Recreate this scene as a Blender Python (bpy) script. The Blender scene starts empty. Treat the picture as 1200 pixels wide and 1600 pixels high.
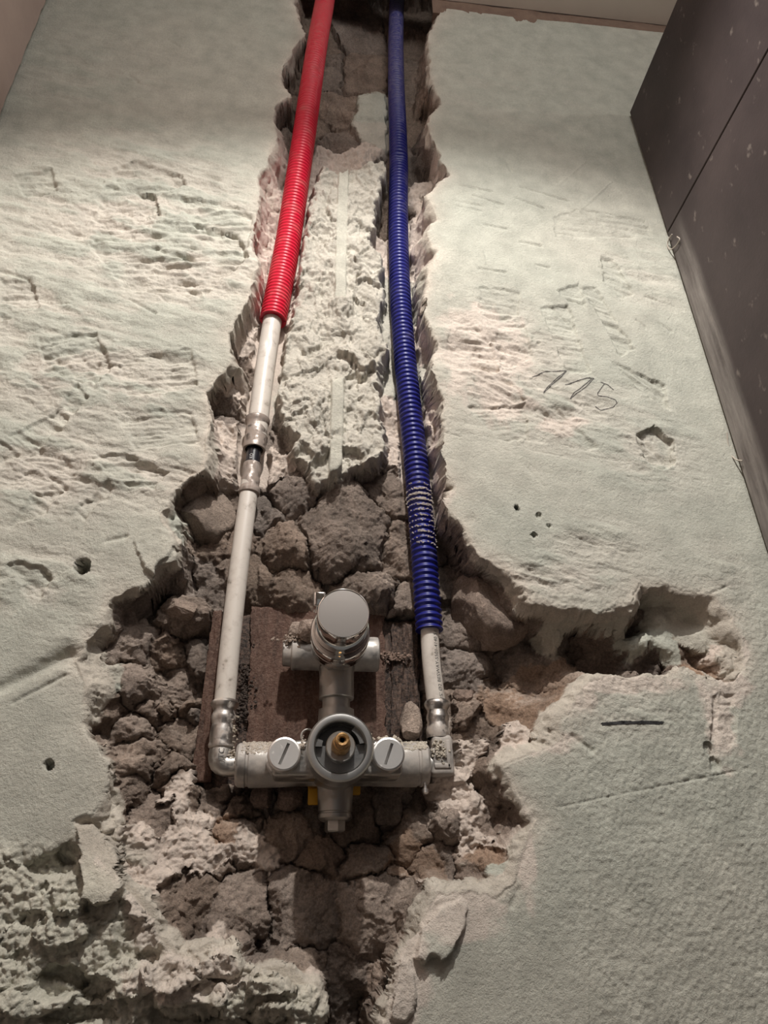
import bpy, bmesh, math, random
import numpy as np
from mathutils import Vector, Matrix, Quaternion

# ------------------------------------------------------------------ camera, world, lights, exposure
random.seed(7)
S = bpy.context.scene
COL = S.collection
F_PX = 1120.0                                    # focal length in pixels of the 1200x1600 frame
_vz = np.array([-48., 2000., -F_PX]); _hx = 10400.; _hy = -(_hx*-48+F_PX*F_PX)/2000
_X = np.array([_hx, _hy, -F_PX]); _X /= np.linalg.norm(_X); _Z = _vz/np.linalg.norm(_vz); _Y = np.cross(_Z, _X)
ROT = np.stack([_X, _Y, _Z], 0)
CAM = np.array([0., -.47, 1.35])
cd = bpy.data.cameras.new('camera'); cam = bpy.data.objects.new('camera', cd); COL.objects.link(cam)
m4 = Matrix([[*ROT[0], CAM[0]], [*ROT[1], CAM[1]], [*ROT[2], CAM[2]], [0, 0, 0, 1]])
cam.matrix_world = m4
cd.sensor_fit = 'VERTICAL'; cd.sensor_height = 24.0; cd.lens = 24.0*F_PX/1600.0
cd.clip_start = .01
S.camera = cam
S.view_settings.view_transform = 'Standard'; S.view_settings.look = 'None'
S.view_settings.gamma = 1; S.view_settings.use_curve_mapping = False
S.view_settings.exposure = 0.02

w = bpy.data.worlds.new('room_light'); S.world = w; w.use_nodes = True
bg = w.node_tree.nodes['Background']
bg.inputs[0].default_value = (1.0, .965, .92, 1); bg.inputs[1].default_value = .15

def lamp(name, kind, loc, target, energy, color, **kw):
    l = bpy.data.lights.new(name, kind); l.energy = energy; l.color = color
    for k, v in kw.items(): setattr(l, k, v)
    o = bpy.data.objects.new(name, l); COL.objects.link(o); o.location = loc
    d = Vector(target)-Vector(loc); o.rotation_euler = d.to_track_quat('-Z', 'Y').to_euler()
    return o
lamp('ceiling_downlight', 'SPOT', (.06, -.60, 2.33), (.06, -.60, .60), 40, (1, .95, .89),
     spot_size=math.radians(138), spot_blend=.34, shadow_soft_size=.012)
lamp('upper_wall_fill', 'AREA', (.16, -.74, 2.370), (.12, 0, 2.20), 4.0, (1, .965, .93), shape='DISK', size=.5)  # added soft fill, stands in for room bounce on the upper wall
lamp('room_lamp', 'AREA', (1.7, -.75, 2.33), (.3, 0, 2.2), 3.2, (1, .95, .90), shape='DISK', size=.08)

# ------------------------------------------------------------------ helpers
def at(px, py, y=0.0):
    d = ROT@np.array([px-600, 800-py, -F_PX]); t = (y-CAM[1])/d[1]
    return CAM+t*d
def atv(px, py, y=0.0): return Vector(at(px, py, y))

def tag(o, label=None, cat=None, group=None, kind=None):
    if label: o['label'] = label
    if cat: o['category'] = cat
    if group: o['group'] = group
    if kind: o['kind'] = kind
    return o
def empty(name, loc, label, cat, group=None):
    o = bpy.data.objects.new(name, None); COL.objects.link(o); o.location = loc; o.empty_display_size = .02
    return tag(o, label, cat, group)
def link(name, me, mat, parent=None, smooth=True):
    if smooth is True:
        me.polygons.foreach_set('use_smooth', [True]*len(me.polygons))
    if mat and not me.materials: me.materials.append(mat)
    o = bpy.data.objects.new(name, me); COL.objects.link(o)
    if parent:
        o.parent = parent
        pl = parent.location if parent.parent is None else Vector((0, 0, 0))
        if parent.parent is None and parent.type == 'EMPTY':
            o.location = -parent.location
    return o
def from_bm(name, bm, mat, parent=None, smooth=True, angle=35):
    me = bpy.data.meshes.new(name)
    bmesh.ops.recalc_face_normals(bm, faces=bm.faces)
    if smooth:
        for e in bm.edges:
            if len(e.link_faces) == 2 and e.calc_face_angle(0) > math.radians(angle): e.smooth = False
    bm.to_mesh(me); bm.free()
    return link(name, me, mat, parent, smooth)
def frame_for(axis):
    a = Vector(axis).normalized()
    return Matrix((a.orthogonal().normalized(), a.cross(a.orthogonal().normalized()), a)).transposed()
def lathe(bm, origin, axis, prof, n=48, up=None):
    """prof: list of (distance along the axis, radius)."""
    a = Vector(axis).normalized()
    u = (Vector(up) if up else a.orthogonal()).normalized(); v = a.cross(u)
    o = Vector(origin); rings = []
    for t, r in prof:
        if r < 1e-6: rings.append([bm.verts.new(o+a*t)])
        else: rings.append([bm.verts.new(o+a*t+(u*math.cos(2*math.pi*k/n)+v*math.sin(2*math.pi*k/n))*r) for k in range(n)])
    for A, B in zip(rings, rings[1:]):
        if len(A) == 1 and len(B) == 1: continue
        if len(A) == 1:
            for k in range(n): bm.faces.new((A[0], B[k], B[(k+1) % n]))
        elif len(B) == 1:
            for k in range(n): bm.faces.new((A[k], B[0], A[(k+1) % n]))
        else:
            for k in range(n): bm.faces.new((A[k], B[k], B[(k+1) % n], A[(k+1) % n]))
    return bm
def lathe_obj(name, origin, axis, prof, mat, parent=None, n=48, up=None, angle=35):
    bm = bmesh.new(); lathe(bm, origin, axis, prof, n, up)
    return from_bm(name, bm, mat, parent, True, angle)
def box(bm, lo, hi, bev=0, seg=2):
    lo, hi = Vector(lo), Vector(hi); c = (lo+hi)/2; s = hi-lo
    r = bmesh.ops.create_cube(bm, size=1, matrix=Matrix.Translation(c)@Matrix.Diagonal((s.x, s.y, s.z, 1)))
    if bev:
        es = list({e for v in r['verts'] for e in v.link_edges})
        bmesh.ops.bevel(bm, geom=es, offset=bev, segments=seg, profile=.5, affect='EDGES')
def box_obj(name, lo, hi, mat, parent=None, bev=0, seg=2, smooth=True):
    bm = bmesh.new(); box(bm, lo, hi, bev, seg); return from_bm(name, bm, mat, parent, smooth)
def catmull(P, per=12):
    P = [np.array(p, float) for p in P]; Q = [2*P[0]-P[1]]+P+[2*P[-1]-P[-2]]; out = []
    for i in range(1, len(Q)-2):
        for k in range(per):
            t = k/per
            out.append(.5*((2*Q[i])+(-Q[i-1]+Q[i+1])*t+(2*Q[i-1]-5*Q[i]+4*Q[i+1]-Q[i+2])*t*t+(-Q[i-1]+3*Q[i]-3*Q[i+1]+Q[i+2])*t**3))
    out.append(Q[-2]); return np.array(out)
def resample(C, step):
    d = np.r_[0, np.cumsum(np.linalg.norm(np.diff(C, axis=0), axis=1))]
    n = max(2, int(d[-1]/step)+1); s = np.linspace(0, d[-1], n)
    return np.stack([np.interp(s, d, C[:, k]) for k in range(3)], 1), s
def sweep(bm, P, R, n=32, close=True, dent=None):
    """tube along P with radius R[i]; the inner return rings are part of P/R when wanted."""
    T = np.gradient(P, axis=0); T /= np.linalg.norm(T, axis=1)[:, None]
    ref = np.array([1., 0, 0]); rings = []
    for i in range(len(P)):
        u = ref-T[i]*np.dot(ref, T[i]); u /= np.linalg.norm(u); v = np.cross(T[i], u); ring = []
        for k in range(n):
            a = 2*math.pi*k/n; r = R[i]
            if dent: r = dent(i, a, r)
            ring.append(bm.verts.new(Vector(P[i]+(u*math.cos(a)+v*math.sin(a))*r)))
        rings.append(ring); ref = u
    for A, B in zip(rings, rings[1:]):
        for k in range(n): bm.faces.new((A[k], B[k], B[(k+1) % n], A[(k+1) % n]))
    if close:
        bm.faces.new(rings[0]); bm.faces.new(rings[-1])
    return rings
def boolean(o, cutter):
    md = o.modifiers.new('b', 'BOOLEAN'); md.operation = 'DIFFERENCE'; md.object = cutter; md.solver = 'EXACT'
    dg = bpy.context.evaluated_depsgraph_get(); me = bpy.data.meshes.new_from_object(o.evaluated_get(dg))
    o.modifiers.clear(); old = o.data; o.data = me; bpy.data.meshes.remove(old)
    cm = cutter.data; bpy.data.objects.remove(cutter); bpy.data.meshes.remove(cm)

# ------------------------------------------------------------------ numpy noise
def _h(ix, iy, s):
    n = (ix.astype(np.int64)*374761393+iy.astype(np.int64)*668265263+s*974634777) & 0x7fffffff
    n = ((n ^ (n >> 13))*1274126177) & 0x7fffffff
    n = ((n ^ (n >> 15))*2246822519) & 0x7fffffff
    return (n & 0xffffff)/float(0xffffff)
def vn(x, y, s=0):
    ix = np.floor(x); iy = np.floor(y); fx = x-ix; fy = y-iy
    fx = fx*fx*fx*(fx*(fx*6-15)+10); fy = fy*fy*fy*(fy*(fy*6-15)+10)
    ix = ix.astype(np.int64); iy = iy.astype(np.int64)
    a = _h(ix, iy, s); b = _h(ix+1, iy, s); c = _h(ix, iy+1, s); d = _h(ix+1, iy+1, s)
    return (a+(b-a)*fx+(c-a)*fy+(a-b-c+d)*fx*fy)*2-1
def fbm(x, y, s=0, o=4, g=.5):
    t = 0; a = 1; n = 0
    for i in range(o):
        t = t+a*vn(x*2**i+i*17.3, y*2**i-i*9.1, s+i*7); n += a; a *= g
    return t/n*1.4
def ridged(x, y, s=0, o=4):
    t = 0; a = 1; n = 0
    for i in range(o):
        t = t+a*(1-np.abs(vn(x*2**i+i*5.3, y*2**i+i*3.7, s+i*5))*2); n += a; a *= .5
    return t/n
def voro(x, y, s=0):
    ix = np.floor(x).astype(np.int64); iy = np.floor(y).astype(np.int64)
    f1 = np.full(x.shape, 9.); f2 = f1.copy(); idn = np.zeros(x.shape); cx = x*0; cy = y*0
    for i in (-1, 0, 1):
        for j in (-1, 0, 1):
            jx = ix+i; jy = iy+j
            px = jx+_h(jx, jy, s); py = jy+_h(jx, jy, s+91)
            d = (px-x)**2+(py-y)**2; nf = d < f1
            f2 = np.where(nf, f1, np.minimum(f2, d)); f1 = np.where(nf, d, f1)
            idn = np.where(nf, _h(jx, jy, s+3), idn); cx = np.where(nf, px, cx); cy = np.where(nf, py, cy)
    return np.sqrt(f1), np.sqrt(f2), idn, x-cx, y-cy
def sst(a, b, x):
    t = np.clip((x-a)/(b-a), 0, 1); return t*t*(3-2*t)

# coarse fields sampled bilinearly
FX0, FX1, FZ0, FZ1, FS = -.36, .50, 1.10, 2.52, .002
gx = np.arange(FX0, FX1, FS); gz = np.arange(FZ0, FZ1, FS); GX, GZ = np.meshgrid(gx, gz)
def sample(G, x, z):
    u = np.clip((x-FX0)/FS, 0, len(gx)-1.001); v = np.clip((z-FZ0)/FS, 0, len(gz)-1.001)
    i = u.astype(int); j = v.astype(int); a = u-i; b = v-j
    return G[j, i]*(1-a)*(1-b)+G[j, i+1]*a*(1-b)+G[j+1, i]*(1-a)*b+G[j+1, i+1]*a*b
def wxz(P, dep=0.):
    out = []
    for p in P:
        q = at(p[0], p[1], p[2]/1000 if len(p) > 2 else dep); out.append((q[0], q[2]))
    return np.array(out)
def sdf_pts(poly, x, z):
    d = np.full(x.shape, 9.); ins = np.zeros(x.shape, bool); n = len(poly)
    for i in range(n):
        ax, az = poly[i]; bx, bz = poly[(i+1) % n]; ex, ez = bx-ax, bz-az
        t = np.clip(((x-ax)*ex+(z-az)*ez)/(ex*ex+ez*ez+1e-12), 0, 1)
        d = np.minimum(d, (x-ax-t*ex)**2+(z-az-t*ez)**2)
        c = ((az > z) != (bz > z)) & (x < (bx-ax)*(z-az)/(bz-az+1e-15)+ax); ins ^= c
    d = np.sqrt(d); return np.where(ins, -d, d)

# ------------------------------------------------------------------ materials
def mat(name, color, rough=.5, metal=0., spec=.5):
    m = bpy.data.materials.new(name); m.use_nodes = True; b = m.node_tree.nodes['Principled BSDF']
    b.inputs['Base Color'].default_value = (*color, 1); b.inputs['Roughness'].default_value = rough
    b.inputs['Metallic'].default_value = metal; b.inputs['Specular IOR Level'].default_value = spec
    return m
def nodes(m): return m.node_tree.nodes, m.node_tree.links, m.node_tree.nodes['Principled BSDF']
def noise(N, L, scale, detail=4, rough=.6, coord='Object', stretch=None):
    tc = N.new('ShaderNodeTexCoord'); n = N.new('ShaderNodeTexNoise')
    n.inputs['Scale'].default_value = scale; n.inputs['Detail'].default_value = detail; n.inputs['Roughness'].default_value = rough
    if stretch:
        mp = N.new('ShaderNodeMapping'); mp.inputs['Scale'].default_value = stretch
        L.new(tc.outputs[coord], mp.inputs[0]); L.new(mp.outputs[0], n.inputs['Vector'])
    else: L.new(tc.outputs[coord], n.inputs['Vector'])
    return n
def ramp(N, L, src, stops):
    r = N.new('ShaderNodeValToRGB'); L.new(src, r.inputs[0]); e = r.color_ramp.elements
    e[0].position, e[1].position = stops[0][0], stops[-1][0]
    e[0].color, e[1].color = [(*c, 1) if len(c) == 3 else c for c in (stops[0][1], stops[-1][1])]
    for p, c in stops[1:-1]:
        q = e.new(p); q.color = (*c, 1)
    return r
def mixc(N, L, fac, a, b, mode='MIX'):
    x = N.new('ShaderNodeMix'); x.data_type = 'RGBA'; x.blend_type = mode
    for s, i in ((fac, 0), (a, 6), (b, 7)):
        if hasattr(s, 'links'): L.new(s, x.inputs[i])
        elif i == 0: x.inputs[0].default_value = s
        else: x.inputs[i].default_value = (*s, 1)
    return x.outputs[2]
def bump(N, L, b, src, dist, strength=1.0, prev=None):
    n = N.new('ShaderNodeBump'); n.inputs['Strength'].default_value = strength; n.inputs['Distance'].default_value = dist
    L.new(src, n.inputs['Height'])
    if prev: L.new(prev.outputs[0], n.inputs['Normal'])
    L.new(n.outputs[0], b.inputs['Normal']); return n
def wall_material(name, fine, dist, rough=.92, mott=(.82, 1.12)):
    """surface of the broken wall: its own colour is stored on the mesh, mottled and pitted by noise"""
    m = mat(name, (.5, .5, .45), rough, 0, .2); N, L, b = nodes(m)
    at_ = N.new('ShaderNodeAttribute'); at_.attribute_name = 'tint'
    n1 = noise(N, L, 45, 5); r1 = ramp(N, L, n1.outputs[0], [(.3, (mott[0],)*3), (.7, (mott[1],)*3)])
    n2 = noise(N, L, fine*1.7, 3, .7); r2 = ramp(N, L, n2.outputs[0], [(.3, (mott[0]+.05,)*3), (.7, (mott[1]-.03,)*3)])
    c = mixc(N, L, 1.0, at_.outputs[0], r1.outputs[0], 'MULTIPLY'); c = mixc(N, L, 1.0, c, r2.outputs[0], 'MULTIPLY')
    L.new(c, b.inputs['Base Color'])
    n3 = noise(N, L, fine, 6, .72); p = bump(N, L, b, n3.outputs[0], dist, 1)
    n4 = noise(N, L, fine*3.1, 3, .6); bump(N, L, b, n4.outputs[0], dist*.35, .8, p)
    return m
M_plaster = wall_material('green_grey_plaster', 420, .0012)
M_core = wall_material('crumbled_plaster', 380, .0016)
M_stone = wall_material('rubble_stone', 360, .0019, .95, (.62, 1.30))

def metal(name, color, rough, dirt=(.42, .38, .33), amount=(.55, .68), scale=90, m_=1.0, bd=.00018):
    m = mat(name, color, rough, m_); N, L, b = nodes(m)
    n = noise(N, L, scale, 6, .65); r = ramp(N, L, n.outputs[0], [(amount[0], (0, 0, 0)), (amount[1], (1, 1, 1))])
    L.new(mixc(N, L, r.outputs[0], color, dirt), b.inputs['Base Color'])
    inv = N.new('ShaderNodeMath'); inv.operation = 'SUBTRACT'; inv.inputs[0].default_value = m_
    L.new(r.outputs[0], inv.inputs[1]); inv.use_clamp = True; L.new(inv.outputs[0], b.inputs['Metallic'])
    rr = N.new('ShaderNodeMapRange'); L.new(r.outputs[0], rr.inputs[0]); rr.inputs[3].default_value = rough; rr.inputs[4].default_value = .85
    L.new(rr.outputs[0], b.inputs['Roughness'])
    n2 = noise(N, L, scale*6, 4); bump(N, L, b, n2.outputs[0], bd, .5)
    return m
M_brass_grey = metal('dull_nickel_brass', (.42, .41, .39), .40, (.42, .37, .32), (.50, .72))
M_dusty_grey = metal('dusty_nickel_brass', (.34, .33, .315), .45, (.44, .405, .37), (.38, .60), 70)
M_ring = metal('grey_housing_metal', (.55, .55, .54), .33, (.3, .28, .26), (.68, .8), bd=.00004)
M_cap = metal('satin_screw_metal', (.80, .79, .77), .40, (.5, .46, .4), (.62, .75), 120, bd=.00004)
M_chrome = metal('chrome', (.80, .79, .77), .07, (.5, .46, .42), (.66, .84), 60, bd=.00002)
M_knobface = metal('brushed_chrome_face', (.60, .56, .53), .30, (.5, .46, .42), (.66, .86), 60, bd=.00002)
M_steel = metal('steel_sleeve', (.50, .475, .45), .36, (.42, .36, .31), (.50, .66), 110)
M_dirtysteel = metal('plaster_spattered_steel', (.38, .34, .315), .42, (.30, .245, .21), (.40, .56), 160)
M_darkmetal = metal('dark_recess_metal', (.17, .17, .168), .5, (.12, .11, .10), (.6, .8), 90)
M_gold = metal('brass', (.62, .38, .16), .28, (.30, .17, .08), (.50, .66), 300)
M_black = mat('black_plastic', (.012, .012, .018), .25)
M_hole = mat('black_hole', (.004, .004, .004), .9)
M_ink = mat('print_ink', (.05, .05, .05), .7)
M_white_print = mat('white_print', (.55, .55, .55), .6)
M_pencil = mat('pencil_graphite', (.09, .085, .08), .75)
M_marker = mat('black_marker', (.025, .025, .027), .8)
M_yellow = mat('yellow_plastic', (.62, .33, .02), .5)
def pipe_mat():
    m = mat('white_pipe_plastic', (.72, .66, .58), .38); N, L, b = nodes(m)
    n = noise(N, L, 110, 5, .6); r = ramp(N, L, n.outputs[0], [(.28, (.26, .23, .19)), (.37, (.55, .50, .45)), (.5, (.63, .585, .53))])
    L.new(r.outputs[0], b.inputs['Base Color']); n2 = noise(N, L, 700, 3); bump(N, L, b, n2.outputs[0], .0001, .4)
    return m
M_pipe = pipe_mat()
def conduit_mat(name, color, dustcol, d0, d1, bands=()):
    m = mat(name, color, .42); N, L, b = nodes(m)
    n = noise(N, L, 60, 6, .65); r = ramp(N, L, n.outputs[0], [(d0, (0, 0, 0)), (d1, (1, 1, 1))])
    fac = r.outputs[0]
    tc = N.new('ShaderNodeTexCoord'); sp = N.new('ShaderNodeSeparateXYZ'); L.new(tc.outputs['Object'], sp.inputs[0])
    for z0, z1, amt in bands:                      # belts of dried plaster dust at fixed heights on the tube
        mr = N.new('ShaderNodeMapRange'); mr.interpolation_type = 'SMOOTHSTEP'
        L.new(sp.outputs[2], mr.inputs[0]); mr.inputs[1].default_value = z0; mr.inputs[2].default_value = z1; mr.inputs[4].default_value = amt
        n5 = noise(N, L, 260, 5, .7); mu = N.new('ShaderNodeMath'); mu.operation = 'MULTIPLY'; L.new(mr.outputs[0], mu.inputs[0])
        r5 = ramp(N, L, n5.outputs[0], [(.36, (.15,)*3), (.62, (1,)*3)]); L.new(r5.outputs[0], mu.inputs[1])
        ad = N.new('ShaderNodeMath'); ad.operation = 'MAXIMUM'; ad.use_clamp = True; L.new(fac, ad.inputs[0]); L.new(mu.outputs[0], ad.inputs[1]); fac = ad.outputs[0]
    L.new(mixc(N, L, fac, color, dustcol), b.inputs['Base Color'])
    rr = N.new('ShaderNodeMapRange'); L.new(fac, rr.inputs[0]); rr.inputs[3].default_value = .36; rr.inputs[4].default_value = .9
    L.new(rr.outputs[0], b.inputs['Roughness']); return m
M_red = conduit_mat('red_plastic', (.60, .008, .038), (.50, .16, .15), .50, .95, [(2.02, 2.30, .55)])
M_blue = conduit_mat('blue_plastic', (.010, .014, .17), (.20, .19, .26), .55, 1.0, [(2.10, 2.24, .55)])
M_mud = wall_material('dried_plaster_crumb', 900, .0006)
def wood_mat(name, c0, c1, c2):
    m = mat(name, c0, .7); N, L, b = nodes(m)
    n = noise(N, L, 60, 8, .75, stretch=(2.2, 1, .45)); r = ramp(N, L, n.outputs[0], [(.30, c0), (.5, c1), (.72, c2)])
    n1 = noise(N, L, 420, 4, .7); r1 = ramp(N, L, n1.outputs[0], [(.44, (0, 0, 0)), (.62, (.62,)*3)])
    L.new(mixc(N, L, r1.outputs[0], r.outputs[0], (.185, .118, .088)), b.inputs['Base Color'])
    p = bump(N, L, b, n.outputs[0], .002, .8); n2 = noise(N, L, 700, 5); bump(N, L, b, n2.outputs[0], .001, .8, p)
    return m
M_wood = wood_mat('red_brown_wood', (.028, .013, .008), (.085, .040, .026), (.15, .082, .058))
M_crust = wood_mat('dark_crusted_board', (.008, .006, .005), (.035, .022, .017), (.16, .11, .085))
def flat_mat(name, c0, c1, scale, rough, bd, spec=.4, stretch=None, specks=None):
    m = mat(name, c0, rough, 0, spec); N, L, b = nodes(m)
    n = noise(N, L, scale, 6, .65, stretch=stretch); r = ramp(N, L, n.outputs[0], [(.3, c0), (.7, c1)]); c = r.outputs[0]
    if specks:
        n3 = noise(N, L, specks[0], 3, .5); r3 = ramp(N, L, n3.outputs[0], [(specks[1], (0,)*3), (specks[2], (1,)*3)])
        c = mixc(N, L, r3.outputs[0], c, specks[3])
    L.new(c, b.inputs['Base Color']); n2 = noise(N, L, scale*12, 4); bump(N, L, b, n2.outputs[0], bd, .7)
    return m
M_ceiling = flat_mat('pale_ceiling_paint', (.60, .55, .49), (.66, .61, .54), 6, .9, .0003)
M_raw = flat_mat('brown_raw_strip', (.16, .105, .08), (.23, .16, .12), 60, .9, .001)
M_left = flat_mat('pinkish_left_wall', (.40, .31, .27), (.48, .38, .33), 10, .8, .0003)
M_floor = flat_mat('concrete_floor', (.25, .23, .21), (.33, .31, .28), 12, .9, .001)
M_void = flat_mat('dark_gap', (.05, .035, .028), (.10, .07, .055), 50, .95, .001)

def tile_mat():
    m = mat('dark_slate_tile', (.05, .043, .043), .5); N, L, b = nodes(m)
    n = noise(N, L, 7, 5, .6, stretch=(1, 1, .8)); r = ramp(N, L, n.outputs[0], [(.3, (.030, .023, .024)), (.72, (.072, .056, .055))])
    n1 = noise(N, L, 95, 4, .55, stretch=(1, 1, .6)); r1 = ramp(N, L, n1.outputs[0], [(.64, (0,)*3), (.73, (.6,)*3)])
    c = mixc(N, L, r1.outputs[0], r.outputs[0], (.22, .19, .17))
    # plaster dust rubbed on the tile along the corner with the plastered wall
    tc = N.new('ShaderNodeTexCoord'); sp = N.new('ShaderNodeSeparateXYZ'); L.new(tc.outputs['Object'], sp.inputs[0])
    mr = N.new('ShaderNodeMapRange'); mr.interpolation_type = 'SMOOTHSTEP'; L.new(sp.outputs[1], mr.inputs[0])
    mr.inputs[1].default_value = -.036; mr.inputs[2].default_value = -.024
    mz = N.new('ShaderNodeMapRange'); L.new(sp.outputs[2], mz.inputs[0]); mz.inputs[1].default_value = 1.96; mz.inputs[2].default_value = 1.86
    mu = N.new('ShaderNodeMath'); mu.operation = 'MULTIPLY'; L.new(mr.outputs[0], mu.inputs[0]); L.new(mz.outputs[0], mu.inputs[1])
    n4 = noise(N, L, 30, 6, .7, stretch=(1, 3, .4)); r4 = ramp(N, L, n4.outputs[0], [(.30, (.12,)*3), (.62, (1,)*3)])
    m2 = N.new('ShaderNodeMath'); m2.operation = 'MULTIPLY'; L.new(mu.outputs[0], m2.inputs[0]); L.new(r4.outputs[0], m2.inputs[1])
    c = mixc(N, L, m2.outputs[0], c, (.25, .23, .215)); L.new(c, b.inputs['Base Color'])
    n3 = noise(N, L, 300, 4); bump(N, L, b, n3.outputs[0], .0003, .5)
    b.inputs['Roughness'].default_value = .55; b.inputs['Specular IOR Level'].default_value = .3
    return m
M_tile = tile_mat()

# ------------------------------------------------------------------ the broken wall: outline of the opening
HOLE = [(456, -60), (458, 0), (466, 22), (477, 54), (466, 70), (454, 83), (446, 103), (437, 121), (444, 137), (456, 148), (442, 154), (433, 168), (425, 183), (433, 200),
 (425, 229), (417, 250), (408, 268), (402, 287), (404, 317), (392, 346), (390, 375), (400, 417), (390, 450), (379, 492), (366, 505), (355, 519), (353, 537), (362, 558),
 (342, 583), (319, 608), (328, 643), (323, 675), (319, 700), (318, 731), (300, 738), (285, 745), (262, 768), (243, 800), (250, 822), (268, 834), (274, 846), (262, 873), (246, 880), (238, 902),
 (210, 915), (184, 926), (165, 949), (161, 975), (131, 997), (112, 1030), (122, 1062), (131, 1080), (127, 1099), (129, 1136), (157, 1164), (172, 1196), (166, 1225), (150, 1262),
 (118, 1290), (122, 1315), (160, 1345), (190, 1385), (212, 1420), (235, 1440), (240, 1470), (290, 1494), (350, 1484), (368, 1480), (385, 1510), (440, 1520), (489, 1547), (505, 1580), (496, 1700),
 (590, 1700), (602, 1600), (620, 1525), (640, 1480), (659, 1433), (690, 1395), (735, 1396), (790, 1398), (806, 1385), (818, 1328), (836, 1277), (812, 1239), (790, 1200), (826, 1178), (880, 1155), (884, 1122),
 (905, 1090), (927, 1064), (978, 1057), (1025, 1056), (1072, 1044), (1105, 1062), (1135, 1064), (1164, 1047), (1168, 1005), (1152, 962), (1119, 930), (1085, 922), (1048, 918), (1020, 912), (998, 911),
 (989, 925), (986, 940), (931, 960), (875, 946), (833, 939), (818, 918), (805, 901), (780, 885), (758, 873), (744, 856), (727, 821), (706, 800), (690, 789), (713, 766), (700, 745), (695, 725),
 (688, 700), (690, 679), (697, 645), (695, 620), (684, 598), (676, 578), (683, 552), (681, 532), (670, 508), (658, 487), (662, 462), (671, 445), (667, 430), (683, 392), (671, 362), (685, 342),
 (676, 322), (667, 304), (704, 275), (695, 255), (683, 233), (673, 205), (671, 179), (690, 162), (680, 135), (673, 112), (675, 75), (671, 46), (688, 25), (704, 8), (704, -60)]
SD_H = sdf_pts(wxz(HOLE, .0), GX, GZ)
CORE = [(497, 250), (530, 262), (560, 252), (607, 243), (612, 262), (604, 283), (600, 310), (592, 342), (590, 370), (602, 400), (606, 440), (604, 500), (612, 545), (604, 575), (600, 600), (606, 640), (612, 672),
 (606, 700), (603, 722), (575, 728), (548, 736), (530, 742), (512, 748), (500, 757), (490, 757), (480, 735), (468, 722), (450, 712), (444, 700), (455, 682), (440, 660), (425, 640), (420, 600), (432, 560), (440, 520), (452, 480), (458, 440), (462, 380), (478, 330), (482, 290)]
SD_C = sdf_pts(wxz(CORE, .016), GX, GZ)

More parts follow.
